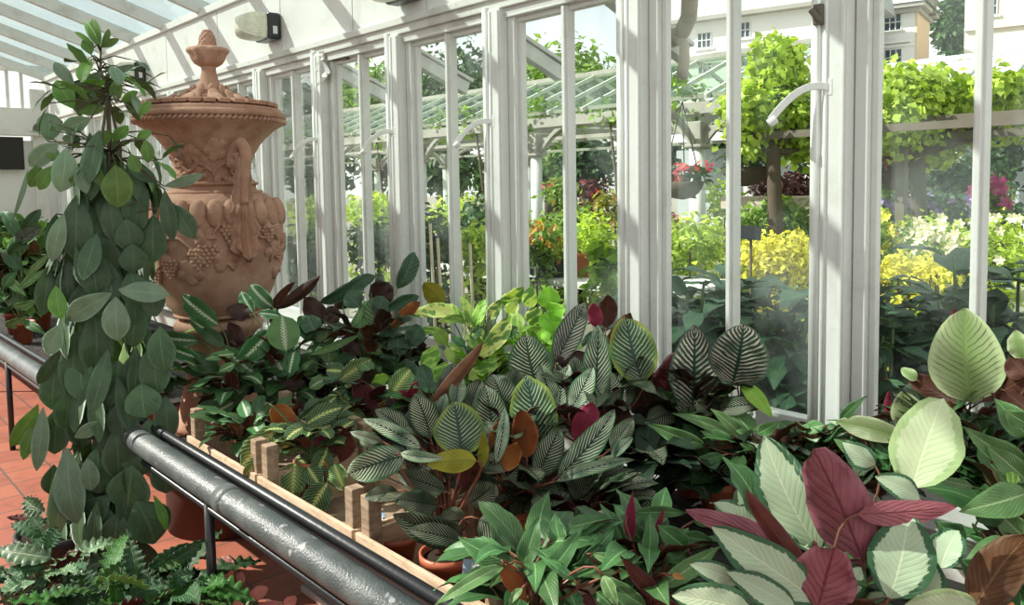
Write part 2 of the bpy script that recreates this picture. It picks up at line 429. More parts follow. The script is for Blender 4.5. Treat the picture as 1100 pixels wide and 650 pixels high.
# ------------------------------------------------------------------ crates
def crate(x0, x1, label, y0=1.10, y1=1.50):
    t = thing('wooden_crate', label, 'crate', ((x0+x1)/2, (y0+y1)/2, .54), 'wooden crates along the front edge of the bench')
    for (yy, nm) in ((y0, 'front_board'), (y1, 'back_board')):
        for z0, z1 in ((.545, .612), (.622, .692)):
            b = MB(); b.box(((x0+x1)/2, yy, (z0+z1)/2), (x1-x0, .012, z1-z0)); b.build('side_slat', CRATE, t, .002)
    for xx in (x0+.006, x1-.006):
        b = MB(); b.box((xx, (y0+y1)/2, .618), (.011, y1-y0-.014, .142)); b.build('end_board', CRATE, t, .002)
    for xx in (x0+.032, x1-.032):
        for yy in (y0+.026, y1-.026):
            b = MB(); b.box((xx, yy, .670), (.040, .040, .25)); b.build('corner_post', CRATED, t, .003)
    b = MB(); b.box(((x0+x1)/2, (y0+y1)/2, .549), (x1-x0-.03, y1-y0-.02, .008)); b.build('bottom_board', CRATED, t)
    return t
crate(-1.868, -1.298, 'pale wooden crate at the bench edge holding three bare terracotta pots')
crate(-2.46, -1.885, 'pale wooden crate at the bench edge below the drooping prayer plant')
crate(-3.055, -2.475, 'wooden crate at the bench edge in front of the terracotta urn')
crate(-4.95, -4.38, 'wooden crate on the far bench left of the climbing plant')
# ------------------------------------------------------------------ terracotta urn
UX, UY = -3.875, 1.565
urn = thing('terracotta_urn', 'large lidded terracotta urn with grape reliefs and pinecone finial', 'urn', (UX, UY, 0))
UC = V((UX, UY, 0))
_cd = V((-UX, -UY, 0)).normalized(); _cr = V((-_cd.y, _cd.x, 0))
def udir(phi): return _cd*math.cos(R(phi)) + _cr*math.sin(R(phi))
prof = [(.10, .0), (.27, .0), (.27, .40), (.255, .44), (.23, .46)]
b = MB(); b.lathe(prof, UC, 40); b.build('plinth', SHADECLAY, urn)
prof = [(.05, .46), (.215, .46), (.22, .50), (.20, .53), (.185, .60), (.16, .70), (.145, .80), (.15, .88), (.175, .92), (.20, .935), (.205, .96), (.19, .985), (.15, 1.0)]
b = MB(); b.lathe(prof, UC, 48); b.build('foot', TERRA, urn)
BODY = [(.12, .99), (.185, 1.005), (.225, 1.06), (.262, 1.14), (.288, 1.22), (.305, 1.30), (.312, 1.38), (.310, 1.45), (.300, 1.50), (.275, 1.545), (.240, 1.575),
        (.205, 1.588), (.195, 1.60), (.190, 1.612), (.196, 1.62), (.190, 1.63), (.178, 1.645), (.172, 1.68), (.176, 1.72), (.19, 1.76), (.213, 1.80), (.245, 1.84), (.285, 1.875), (.318, 1.895), (.325, 1.90)]
def rad(z):
    for (r0, z0), (r1, z1) in zip(BODY, BODY[1:]):
        if z0 <= z <= z1: return r0 + (r1-r0)*(z-z0)/max(z1-z0, 1e-6)
    return .2
def bodyfn(r, z, a):
    return r + (.0025*math.sin(a*9+z*31)*math.sin(z*57))
fine = []
for (r0, z0), (r1, z1) in zip(BODY, BODY[1:]):
    for i in range(3): fine.append((r0+(r1-r0)*i/3, z0+(z1-z0)*i/3))
fine.append(BODY[-1])
b = MB(); b.lathe(fine, UC, 72, 0, bodyfn)
def surf(phi, z, off=0): return UC + udir(phi)*(rad(z)+off) + V((0, 0, z))
def frame(phi, z):
    e = .01
    n = udir(phi); tz = V((0, 0, 1))*2*e + n*(rad(z+e)-rad(z-e)); tz.normalize()
    tx = _cr*math.cos(R(phi)) - _cd*math.sin(R(phi)); nn = tx.cross(tz).normalized()
    if nn.dot(n) < 0: nn = -nn
    return tx, tz, nn
body = b.build('body', TERRA, urn)
# gadroons round the shoulder
b = MB()
for k in range(26):
    phi = k*360/26
    tx, tz, nn = frame(phi, 1.49)
    M = Matrix((tx, tz, nn)).transposed()
    b.ball(surf(phi, 1.492, -.004), (.0385, .066, .026), M, 12, 10)
b.build('gadroon_band', TERRA, body)
for z, r in ((1.585, .2), (1.625, .006), (1.012, .006)):
    b = MB(); pts = [UC + udir(a)*(rad(z)+.004)+V((0, 0, z)) for a in range(0, 361, 8)]
    b.tube(pts, .008, 8); b.build('moulded_ring', TERRA, body)
def grapes(phi, z, n, s):
    tx, tz, nn = frame(phi, z); b = MB()
    rows = []
    for i in range(6):
        cnt = [4, 5, 4, 3, 2, 1][i]
        for j in range(cnt):
            a = (j-(cnt-1)/2)*.019*s + random.uniform(-.003, .003); d = (2.0-i)*.017*s
            q = surf(phi+math.degrees(a/rad(z)), z+d, .006*s + .004*(2-abs(j-(cnt-1)/2)))
            b.ball(q, .0115*s, None, 8, 6)
    b.build('grape_relief', TERRA, body)
def vineleaf(phi, z, rot, s):
    b = MB(); N = 44; tx, tz, nn = frame(phi, z)
    ring = []
    for i in range(N):
        a = 2*math.pi*i/N
        rr = s*(.62+.26*abs(math.cos(a*2.5))**.7+.06*math.cos(a*15))
        if abs(a-math.pi*1.5) < .25: rr *= .55
        ring.append((rr*math.cos(a+rot), rr*math.sin(a+rot)))
    def P(x, y, off): return surf(phi+math.degrees(x/rad(z)), z+y, off)
    vs = [P(0, 0, .010)]; fs = []
    for (k, off) in ((.5, .017), (.85, .013), (1.0, .010), (1.02, -.004)):
        for i, (x, y) in enumerate(ring):
            a = 2*math.pi*i/N
            vs.append(P(x*k, y*k, off-.005*abs(math.sin(a*2.5)) if off > 0 else off))
    for i in range(N): fs.append((0, 1+i, 1+(i+1) % N))
    for l in range(3):
        for i in range(N): fs.append((1+l*N+i, 1+(l+1)*N+i, 1+(l+1)*N+(i+1) % N, 1+l*N+(i+1) % N))
    b.add(vs, fs); b.build('vine_leaf_relief', TERRA, body)
for phi, z, s in ((-7, 1.315, 1.0), (-14, 1.30, .95), (12, 1.40, .95), (47, 1.39, .9), (66, 1.29, .8), (-40, 1.255, .9), (-60, 1.22, .9), (58, 1.40, .7), (-110, 1.3, 1), (120, 1.3, 1), (180, 1.3, 1), (150, 1.38, .9)):
    grapes(phi, z, 0, s)
for phi, z, rot, s in ((7, 1.285, .3, .068), (-22, 1.235, 2.2, .070), (-8, 1.385, 1.2, .055), (52, 1.315, -.4, .060), (68, 1.22, .8, .058), (78, 1.34, .1, .05), (-48, 1.31, 1.9, .065), (-75, 1.25, 1, .06), (-130, 1.25, 0, .07), (100, 1.28, 0, .07), (160, 1.27, 1, .07), (200, 1.3, 1, .07)):
    vineleaf(phi, z, rot, s)
# neck leaves and tendrils
for phi, z, rot, s in ((-28, 1.755, .2, .055), (4, 1.775, 1.9, .062), (-60, 1.76, 1, .055), (52, 1.75, .4, .05), (120, 1.76, 1, .05), (-120, 1.76, 1, .05), (180, 1.76, 1, .05), (-18, 1.672, 2, .04), (10, 1.665, .3, .045), (-48, 1.665, .3, .04), (48, 1.665, 1, .04)):
    vineleaf(phi, z, rot, s)
def tendril(pts, r):
    b = MB(); b.tube([surf(p, z, .006) for p, z in pts], r, 8); b.build('tendril_relief', TERRA, body)
tendril([(-60+6*i, 1.70+.02*math.sin(i*1.1)) for i in range(20)], .008)
tendril([(-34+9*math.cos(i*.6)*(1-i*.05), 1.80-.03*math.sin(i*.6)*(1-i*.05)-.002*i) for i in range(12)], .010)
tendril([(-52+9*math.cos(i*.6)*(1-i*.05), 1.735-.03*math.sin(i*.6)*(1-i*.05)-.002*i) for i in range(12)], .009)
tendril([(30+7*math.cos(i*.6)*(1-i*.05), 1.69-.03*math.sin(i*.6)*(1-i*.05)) for i in range(12)], .009)
tendril([(-70+7*i, 1.37-.04*math.sin(i*.9)-.003*i) for i in range(9)], .007)
tendril([(-14+6*i, 1.40-.05*math.sin(i*1.2+.8)) for i in range(5)], .007)
tendril([(36+7*i, 1.38-.025*i+.02*math.sin(i*1.4)) for i in range(6)], .007)
# handles: a scroll that breaks into an acanthus leaf
for hp in (22, 202):
    n = udir(hp); b = MB()
    hpts = [(.215, 1.70), (.235, 1.755), (.275, 1.79), (.325, 1.80), (.36, 1.78), (.372, 1.74), (.362, 1.69), (.345, 1.64), (.335, 1.58), (.333, 1.52)]
    sm = []
    for i in range(len(hpts)-1):
        for j in range(4): f = j/4; sm.append((hpts[i][0]*(1-f)+hpts[i+1][0]*f, hpts[i][1]*(1-f)+hpts[i+1][1]*f))
    b.tube([UC+n*r+V((0, 0, z)) for r, z in sm], [.027-.010*abs(i/len(sm)-.3) for i in range(len(sm))], 14)
    sc = [(.275+.045*math.cos(a)*(1-i*.045), 1.735+.045*math.sin(a)*(1-i*.045)) for i in range(16) for a in [i*.5+1.0]]
    b.tube([UC+n*r+V((0, 0, z)) for r, z in sc], .018, 10)
    hd = b.build('scroll_handle', TERRA, urn)
    b = MB(); NS, NC = 26, 14
    tx = _cr*math.cos(R(hp)) - _cd*math.sin(R(hp))
    vs = []
    for s in range(2):
        for i in range(NS+1):
            f = i/NS; z = 1.74 - f*.43
            base = .372 - .035*math.sin(f*math.pi*.8) if f < .5 else max(rad(z)+.022, .338) + .030*max(0, f-.80)/.2
            if f >= .5: base = (.352)*(1-(f-.5)*2) + (rad(z)+.045)*((f-.5)*2) + .03*max(0, f-.8)/.2
            w = (.030+.045*f**1.3)*(1+.13*math.sin(f*36)) * (1 if f < .9 else math.sqrt(max(.05, 1-((f-.9)/.1)**2)))
            for j in range(NC+1):
                u = j/NC*2-1
                rr = base + .012*math.cos(u*math.pi*3.5)*1.1 - .022*u*u - (s*.016)
                vs.append(UC + n*rr + tx*(u*w) + V((0, 0, z-.03*(1-u*u)*f + .012*math.cos(u*9)*f)))
    W = NC+1; L = (NS+1)*W; fs = []
    for i in range(NS):
        for j in range(NC):
            a = i*W+j; fs.append((a, a+W, a+W+1, a+1)); fs.append((L+a, L+a+1, L+a+W+1, L+a+W))
    for i in range(NS):
        a = i*W; fs.append((a, L+a, L+a+W, a+W)); a = i*W+NC; fs.append((a, a+W, L+a+W, L+a))
    for j in range(NC):
        a = j; fs.append((a, a+1, L+a+1, L+a)); a = NS*W+j; fs.append((a, L+a, L+a+1, a+1))
    b.add(vs, fs); b.build('acanthus_leaf', TERRA, hd)
# rope-twist rim
b = MB()
pr = [(.318, 1.895), (.330, 1.905), (.335, 1.915), (.322, 1.925)]
b.lathe(pr, UC, 64)
for k in range(84):
    a = 360*k/84; n = udir(a); tx = _cr*math.cos(R(a)) - _cd*math.sin(R(a))
    M = Matrix(((tx*.8+V((0, 0, .6))), (V((0, 0, .8))-tx*.6), n)).transposed()
    b.ball(UC+n*.334+V((0, 0, 1.914)), (.017, .008, .012), M, 8, 6)
b.build('rope_rim', TERRA, urn)
# lid
lid = [(.02, 1.925), (.336, 1.925), (.343, 1.932), (.343, 1.945), (.332, 1.955), (.322, 1.956), (.324, 1.966), (.312, 1.974), (.29, 1.978), (.24, 1.992), (.17, 2.008), (.125, 2.022), (.09, 2.042), (.062, 2.070), (.045, 2.10), (.036, 2.135), (.032, 2.16), (.036, 2.175), (.03, 2.19)]
b = MB(); b.lathe(lid, UC, 64); ld = b.build('lid', TERRA, urn)
b = MB()
for k in range(30):
    a = 360*k/30; n = udir(a); tx = _cr*math.cos(R(a)) - _cd*math.sin(R(a))
    t2 = (n - V((0, 0, .12))).normalized(); M = Matrix((tx, t2, tx.cross(t2))).transposed()
    b.box(UC+n*.27+V((0, 0, 1.995)), (.048, .075, .02), M)
b.build('tile_ring', TERRA, ld, .004)
b = MB()
for k in range(10):                                              # acanthus leaves climbing the neck of the lid
    a = 36*k+8; n = udir(a); tx = _cr*math.cos(R(a)) - _cd*math.sin(R(a))
    for (r, z, w, h, d) in ((.205, 2.008, .034, .055, .010), (.14, 2.024, .030, .05, .012), (.090, 2.052, .021, .042, .010)):
        t2 = (V((0, 0, 1)) - n*(1.6 if r > .15 else (.9 if r > .1 else .45))).normalized()
        M = Matrix((tx, t2, tx.cross(t2))).transposed()
        b.ball(UC+n*r+V((0, 0, z)), (w, h, d), M, 10, 8)
b.build('acanthus_collar', TERRA, ld)
# finial: petal cup and pinecone
b = MB()
def cupf(r, z, a): return r*(1+(.15*abs(math.cos(a*3.5))-.09 if z > 2.21 else .05*abs(math.cos(a*3.5))))
b.lathe([(.01, 2.170), (.040, 2.173), (.060, 2.185), (.072, 2.203), (.078, 2.222), (.090, 2.236), (.093, 2.246), (.086, 2.256), (.070, 2.262), (.04, 2.252), (.01, 2.24)], UC, 70, 0, cupf)
fn = b.build('finial_cup', TERRA, ld)
b = MB()
b.lathe([(.01, 2.24), (.034, 2.245), (.038, 2.27), (.036, 2.295), (.028, 2.32), (.015, 2.338), (.003, 2.345)], UC, 24)
for i in range(8):
    f = i/7; z = 2.25+.085*f; r = .036*math.sqrt(max(.05, 1-(f*.93)**2.2)); cnt = max(5, int(11-5*f))
    for k in range(cnt):
        a = 360*(k+.5*(i % 2))/cnt; n = udir(a)
        b.ball(UC+n*r+V((0, 0, z)), .0088, None, 7, 5)
b.build('pinecone', TERRA, fn)
# ------------------------------------------------------------------ outside: ground, plants, canopy, buildings
g = MB(); g.box((-20, 52.6, -.08), (160, 100, .16)); g.build('ground', m_plain('garden_gravel', (.36, .33, .27), .95, .1, .3, 3), kind='structure')
def leafcol(name, a, b_, trans=.35, rough=.5, tf=(1.3, 1.35, .5)):
    def fn(t, u, au, v, tint):
        n = t.noise(2.5, 3)
        c = t.mix(tint, a, b_)
        c = t.mix(t.m('MULTIPLY', t.ss(n, .4, .65), .35), c, tuple(x*.55 for x in a))
        return c, None
    return leafmat(name, fn, rough, trans, .3, 0, tf)
L_LIME = leafcol('lime_leaf', (.30, .46, .06), (.62, .70, .15), .45)
L_GOLD = leafcol('golden_leaf', (.60, .58, .06), (.85, .76, .14), .35)
L_MID = leafcol('mid_green_leaf', (.13, .25, .04), (.28, .40, .08), .4)
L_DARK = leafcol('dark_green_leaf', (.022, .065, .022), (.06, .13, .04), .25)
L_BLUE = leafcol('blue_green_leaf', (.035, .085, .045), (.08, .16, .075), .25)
L_RUST = leafcol('bronze_leaf', (.26, .14, .05), (.42, .30, .08), .3)
L_RED = leafcol('red_flower', (.45, .03, .04), (.62, .10, .06), .3, tf=(1.2, .8, .8))
L_PINK = leafcol('magenta_flower', (.62, .05, .30), (.75, .18, .48), .3, tf=(1.2, .8, 1))
L_LILAC = leafcol('lilac_flower', (.36, .22, .58), (.52, .38, .72), .3, tf=(1, .9, 1))
L_CREAM = leafcol('cream_flower', (.80, .76, .50), (.90, .88, .68), .3, tf=(1, 1, .8))
L_WINE = leafcol('wine_leaf', (.07, .018, .025), (.15, .05, .05), .25)
L_OLV = leafcol('olive_leaf', (.16, .20, .04), (.34, .32, .08), .35)
L_TREE = leafcol('far_tree_leaf', (.035, .085, .03), (.09, .17, .05), .25)
def cards(b, c, rad3, n, ls, mi=0, shell=.55, clumps=None, aspect=.5, droop=.3, rnd=random):
    """n bent leaves around clump centres inside an ellipsoid"""
    c = V(c); clumps = clumps or max(6, n//14)
    cc = []
    for _ in range(clumps):
        d = V((rnd.gauss(0, 1), rnd.gauss(0, 1), rnd.gauss(0, 1))).normalized()
        q = rnd.uniform(shell, 1.0)
        cc.append((d, V((d.x*rad3[0]*q, d.y*rad3[1]*q, d.z*rad3[2]*q))))
    sp = .30*min(rad3)+ls*.35
    for i in range(n):
        d, p = cc[i % clumps]
        p = c + p + V((rnd.gauss(0, sp), rnd.gauss(0, sp), rnd.gauss(0, sp)))*.62
        nrm = (d*.6 + V((rnd.gauss(0, .6), rnd.gauss(0, .6), rnd.gauss(.45, .5)))).normalized()
        ax = V((rnd.gauss(0, 1), rnd.gauss(0, 1), rnd.gauss(-droop, .6)))
        ax = (ax - nrm*ax.dot(nrm)).normalized(); sx = nrm.cross(ax)
        L = ls*rnd.uniform(.6, 1.3); w = L*aspect*.5
        vs = [p, p+ax*L*.45+sx*w+nrm*L*.06, p+ax*L*.5-nrm*L*.02, p+ax*L*.45-sx*w+nrm*L*.06, p+ax*L-nrm*L*.12]
        b.add(vs, [(0, 2, 1), (0, 3, 2), (1, 2, 4), (2, 3, 4)], mi, [(.5, 0), (0, .45), (.5, .5), (1, .45), (.5, 1)], rnd.random(), True)
def bush(px, py, d, rx, ry, mat, n, ls, label, name='shrub', cat='shrub', group=None, aspect=.5, flower=None, nf=0, fls=None, pot=False, stem=True, depth=None, base=0.0):
    p = at_depth(px, py, d); k = d/F
    t = thing(name, label, cat, (p.x, p.y, base), group)
    r = (rx*k, (depth or rx*k), ry*k)
    b = MB(); cards(b, p, r, int(n*1.5), ls*.85, 0, aspect=aspect)
    if stem and not pot and p.z-r[2]-base > .12 and base == 0:
        hh = (p.z-r[2]*.3)/2; cards(b, (p.x, p.y, hh), (r[0]*.9, r[1]*.9, hh*.95), int(n*.7), ls)
    b.build('foliage', mat, t)
    if flower:
        b = MB()
        for _ in range(nf):
            dd = V((random.gauss(0, 1), random.gauss(-.5, .8), random.gauss(.5, .7))).normalized()
            q = p + V((dd.x*r[0], dd.y*r[1], dd.z*r[2]))*random.uniform(.9, 1.12)
            fl_ = fls or ls*.5
            for j in range(6):
                a = j*math.pi/3+random.random()*.3; ax = V((math.cos(a), -.45, math.sin(a))).normalized(); sx = ax.cross(V((0, -1, .3))).normalized()
                b.add([q, q+ax*fl_*.5+sx*fl_*.25, q+ax*fl_*.9, q+ax*fl_*.5-sx*fl_*.25], [(0, 1, 2, 3)], 0, [(.5, 0), (0, .5), (.5, 1), (1, .5)], random.random())
        b.build('flower_head', flower, t)
    if stem:
        b = MB()
        for j in range(5 if not pot else 3):
            q = p+V((random.uniform(-.5, .5)*r[0], random.uniform(-.5, .5)*r[1], 0))
            s0 = V((p.x+random.uniform(-.06, .06), p.y+random.uniform(-.06, .06), base))
            b.tube([s0, (s0+q)/2+V((random.uniform(-.03, .03), 0, .03)), q], [.014, .011, .007], 6)
        b.build('stem', BARK, t)
    return t
# canopy over the sales benches
can = thing('garden_canopy', 'white timber canopy with glazed roof over the outdoor plant benches', 'canopy', (-9, 8.5, 0))
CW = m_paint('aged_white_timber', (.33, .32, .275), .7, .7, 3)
COLM = m_paint('white_column_paint', (.62, .63, .60), .3, .6, 3)
CY1, CY2, CXR = 7.8, 10.8, -4.75
zb1 = 2.42
for yy, xs in ((CY1, [-5.58, -8.23, -10.9, -13.6, -16.3, -19, -22]), (CY2, [-6.75, -8.95, -11.6, -14.2, -16.9])):
    for x in xs:
        po = MB(); po.tube([(x, yy, 0), (x, yy, 1.98)], .078, 16)
        pl = po.build('column', COLM, can)
        b = MB(); b.box((x, yy, 2.12), (.19, .19, .30)); b.box((x, yy, 2.00), (.23, .23, .04)); b.build('capital', CW, pl, .012)
        for dx, dy in ((1, 0), (-1, 0), (0, 1), (0, -1)):
            b = MB()
            pts = [V((x+dx*(.06+.62*f), yy+dy*(.06+.62*f), 1.98+.40*math.sin(f*math.pi/2)**.8)) for f in [i/8 for i in range(9)]]
            for i in range(8): b.bar(pts[i], pts[i+1], .05, .05)
            b.build('curved_brace', CW, pl)
for yy in (CY1, CY2):
    b = MB(); b.box(((CXR-24)/2, yy, zb1), (24+CXR, .10, .13)); b.box(((CXR-24)/2, yy, zb1+.13), (24+CXR, .05, .05)); b.box(((CXR-24)/2, yy+.02, zb1-.22), (24+CXR, .035, .045)); b.build('long_beam', CW, can)
for x in [-4.8-1.33*i for i in range(14)]:
    b = MB(); b.bar((x, CY1, zb1-.03), (x, CY2, zb1-.03), .06, .10); b.build('cross_beam', CW, can)
ymid = (CY1+CY2)/2; zr = zb1+.14+(ymid-CY1)*.42
for x in [-4.8-.62*i for i in range(31)]:
    b = MB(); b.bar((x, CY1-.1, zb1+.11), (x, ymid, zr), .035, .05); b.build('glazing_bar', WHITE2, can)
    b = MB(); b.bar((x, CY2+.1, zb1+.11), (x, ymid, zr), .035, .05); b.build('glazing_bar', WHITE2, can)
b = MB(); b.box(((CXR-24)/2, ymid, zr+.03), (24+CXR, .06, .1)); b.build('ridge_bar', CW, can)
CG = m_glass('algae_glass', (.84, .90, .84), .012, .10)
for i in range(30):
    x = -4.8-.62*i-.31
    for (ya, yb) in ((CY1-.1, ymid), (CY2+.1, ymid)):
        b = MB(); b.bar((x, ya, zb1+.14), (x, yb, zr+.03), .58, .005); b.build('roof_pane', CG, can)
# second, farther canopy with a pale roof
can2 = thing('glasshouse', 'long white glasshouse with pale lit roof behind the vines', 'glasshouse', (-8, 19, 0))
gz0, gz1, gyr = 2.65, 4.30, 20.6
b = MB(); b.box((-6, 17.6, gz0), (16, .14, .22)); b.box((-6, 17.6, .35), (16, .2, .7)); b.build('eaves_wall', WHITE, can2)
b = MB(); b.box((-6, gyr, gz1+.05), (16, .14, .12)); b.build('ridge', WHITE2, can2)
PALE = m_plain('white_lit_glazing', (.50, .54, .57), .35, .4, .05)  # opaque pale colour that paints in the glass as lit white
b = MB(); b.bar((-6, 17.55, gz0+.12), (-6, gyr, gz1), 16, .02); b.build('roof_slope', PALE, can2)
for i in range(17):
    x = 1.6-.95*i
    b = MB(); b.bar((x, 17.5, gz0+.16), (x, gyr, gz1+.045), .05, .06); b.build('glazing_bar', WHITE, can2)
for i in range(10):
    x = 1.6-1.6*i
    b = MB(); b.box((x, 17.6, 1.6), (.10, .10, 2.1)); b.build('post', WHITE, can2)
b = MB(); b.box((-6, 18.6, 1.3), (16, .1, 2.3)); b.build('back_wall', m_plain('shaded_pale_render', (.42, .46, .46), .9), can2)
# houses
STUCCO = m_plain('white_stucco', (.86, .86, .84), .9, .2, .04, 1.0, bump=.02)
SHADESTUCCO = m_plain('shade_tinted_stucco', (.74, .58, .42), .9, .2, .06, 1.0, bump=.02)  # warmer, darker stucco: the end wall's shade is put into its colour
STUCCO2 = None
SLATE = m_plain('pale_slate', (.46, .50, .50), .6, .3, .12, 2.0)
PANE = m_plain('dark_window_pane', (.07, .10, .14), .1, .6, .1)
def hbox(b, o, u, n, c, s):
    M = Matrix((u, n, V((0, 0, 1)))).transposed()
    b.box(o + u*c[0] + n*c[1] + V((0, 0, c[2])), s, M)
def hwin(t, o, u, n, x, z, w, h, nx=3, nz=2):
    b = MB()
    hbox(b, o, u, n, (x, .02, z-h/2-.1), (w+.5, .3, .14)); 
    for i in range(nx+1): hbox(b, o, u, n, (x-w/2+w*i/nx, -.02, z), (.065, .12, h+.06))
    for i in range(nz+1): hbox(b, o, u, n, (x, -.02, z-h/2+h*i/nz), (w+.06, .12, .065))
    f = b.build('window', WHITE, t)
    b = MB(); hbox(b, o, u, n, (x, .02, z), (w, .06, h)); b.build('pane', PANE, f)
u = (V((.975, .222, 0))).normalized(); n_ = V((-.222, .975, 0)).normalized()      # facade runs to the right, n_ points away
h1 = thing('house', 'long white house with pale slate roof and six-pane windows', 'house', (-34, 54, 0))
o1 = at_depth(745, 40, 60); o1.z = 0
ze = at_depth(800, 24, 60).z
b = MB(); hbox(b, o1, u, n_, (5.0, 4, ze/2), (12.5, 8, ze)); hbox(b, o1, u, n_, (5, -.1, ze-2.9), (12.6, .2, .18)); b.build('wall', STUCCO, h1)
b = MB(); hbox(b, o1, u, n_, (5.0, -.35, ze+.1), (13.4, .9, .28)); b.build('cornice', m_plain('grey_gutter', (.38, .36, .32), .8), h1)
b = MB()
pr = [(-1.9, -.8, ze+.2), (11.9, -.8, ze+.2), (11.9, 8.6, ze+.2), (-1.9, 8.6, ze+.2), (1.5, 3.9, ze+3.6), (11.9, 3.9, ze+3.6)]
pts = [o1+u*a+n_*c+V((0, 0, e)) for a, c, e in pr]
b.add(pts, [(0, 1, 5, 4), (2, 3, 4, 5), (3, 0, 4), (1, 2, 5), (0, 3, 2, 1)], 0, None, .5, False); b.build('roof', SLATE, h1)
for px, py in ((760, 44.5), (812, 38)):
    q = at_depth(px, py, 60); x = (q-o1).dot(u); hwin(h1, o1, u, n_, x, q.z, 1.0, 1.05)
for px, py in ((760, 72), (812, 68), (850, 66)):
    q = at_depth(px, py, 60); x = (q-o1).dot(u); hwin(h1, o1, u, n_, x, q.z, 1.0, 1.05)
h2 = thing('house', 'white house block with a peach shade-tinted end wall above the glasshouse', 'house', (-27, 62, 0))
o2 = at_depth(983, 40, 60); o2.z = 0; zc = at_depth(960, 9, 60).z
b = MB(); hbox(b, o2, u, n_, (-3.2, 2.6, zc/2), (6.4, 5.2, zc)); hbox(b, o2, u, n_, (-3.2, -.08, zc-2.6), (6.4, .16, .2)); b.build('wall', STUCCO, h2)
b = MB(); hbox(b, o2, u, n_, (.06, 2.6, zc/2), (.12, 5.24, zc)); b.build('end_wall', SHADESTUCCO, h2)
b = MB(); hbox(b, o2, u, n_, (-3.0, 2.4, zc+.12), (7.4, 6.6, .3)); hbox(b, o2, u, n_, (-3.1, 2.4, zc-.2), (6.9, 6.0, .3)); b.build('cornice', m_plain('grey_stone_cornice', (.42, .40, .36), .8), h2)
b = MB()
pts = [o2+u*a+n_*c+V((0, 0, zc+.27+e)) for a, c, e in ((-6.9, -1.0, 0), (.9, -1.0, 0), (.9, 5.8, 0), (-6.9, 5.8, 0), (-4.4, 2.4, 1.5), (-1.6, 2.4, 1.5))]
b.add(pts, [(0, 1, 5, 4), (1, 2, 5), (2, 3, 4, 5), (3, 0, 4)], 0, None, .5, False); b.build('roof', SLATE, h2)
b = MB(); hbox(b, o2, u, n_, (.4, 3.4, zc+.9), (.8, 1.0, 1.9)); b.build('chimney', m_plain('dark_chimney_brick', (.16, .13, .11), .9), h2)
for px, py in ((956, 22), (956, 60)):
    q = at_depth(px, py, 60); x = (q-o2).dot(u); hwin(h2, o2, u, n_, x, q.z, 1.15, 1.2, 3, 2)
q = at_depth(956, 44, 60); b = MB(); hbox(b, o2, u, n_, ((q-o2).dot(u), -.2, q.z), (2.4, .4, .16)); b.build('string_course', STUCCO, h2)
h3 = thing('house', 'cream house at the right edge with one upper window', 'house', (-20, 62, 0))
o3 = at_depth(1036, 30, 58); o3.z = 0; z3 = at_depth(1060, -30, 58).z
b = MB(); hbox(b, o3, u, n_, (6, 4, z3/2), (12, 8, z3)); q = at_depth(1060, 32, 58); hbox(b, o3, u, n_, (6, -.1, q.z), (12, .25, .2)); b.build('wall', m_plain('cream_stucco', (.76, .71, .60), .9, .2, .04, 1, bump=.02), h3)
b = MB(); hbox(b, o3, u, n_, (6, 4, z3+.15), (13, 9, .3)); b.build('cornice', WHITE2, h3)
q = at_depth(1064, 10, 58); hwin(h3, o3, u, n_, (q-o3).dot(u), q.z, 1.0, 1.2, 3, 2)
# trees
def tree(px, py, d, rx, ry, mat, n, ls, label, group=None):
    p = at_depth(px, py, d); k = d/F
    t = thing('tree', label, 'tree', (p.x, p.y, 0), group)
    b = MB(); cards(b, p, (rx*k, rx*k*.8, ry*k), n, ls); b.build('crown', mat, t)
    b = MB(); b.tube([(p.x, p.y, 0), (p.x, p.y, p.z*.5), p], [.22, .18, .10], 8); b.build('trunk', BARK, t)
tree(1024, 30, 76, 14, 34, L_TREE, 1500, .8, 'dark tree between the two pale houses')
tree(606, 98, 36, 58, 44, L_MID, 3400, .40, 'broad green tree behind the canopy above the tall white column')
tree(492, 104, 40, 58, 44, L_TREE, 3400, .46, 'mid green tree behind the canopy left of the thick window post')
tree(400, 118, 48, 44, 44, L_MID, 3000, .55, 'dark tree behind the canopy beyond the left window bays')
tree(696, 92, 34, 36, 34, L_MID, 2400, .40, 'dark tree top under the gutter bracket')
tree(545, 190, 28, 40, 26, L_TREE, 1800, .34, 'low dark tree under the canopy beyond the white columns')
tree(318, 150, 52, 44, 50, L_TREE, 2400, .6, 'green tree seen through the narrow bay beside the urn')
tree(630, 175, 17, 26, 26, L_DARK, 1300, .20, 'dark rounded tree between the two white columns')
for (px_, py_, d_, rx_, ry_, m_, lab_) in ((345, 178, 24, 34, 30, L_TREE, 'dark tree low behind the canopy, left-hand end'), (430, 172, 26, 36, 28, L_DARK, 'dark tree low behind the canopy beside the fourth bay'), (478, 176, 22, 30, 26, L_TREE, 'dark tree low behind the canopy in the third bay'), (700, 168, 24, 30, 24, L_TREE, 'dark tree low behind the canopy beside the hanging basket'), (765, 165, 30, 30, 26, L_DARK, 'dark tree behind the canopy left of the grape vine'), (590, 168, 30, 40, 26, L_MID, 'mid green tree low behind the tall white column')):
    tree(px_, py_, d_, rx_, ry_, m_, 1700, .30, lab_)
cv = thing('canopy_vine', 'loose green vine trailing along the front beam of the garden canopy', 'vine', (-8.3, 7.75, 0))
b = MB()
for i in range(46):
    x = -5.0-random.uniform(0, 13); cards(b, (x, 7.72+random.uniform(-.15, .5), 2.42+random.uniform(-.12, .35)), (.42, .25, .14), 46, .085, 0, .2, None, .8, .6)
b.build('foliage', L_MID, cv)
for x in (-6.9, -9.5, -12.2):
    b = MB(); b.tube([(x, 7.9, 0), (x+.1, 7.86, 1.2), (x, 7.8, 2.4)], [.03, .025, .015], 6); b.build('stem', BARK, cv)
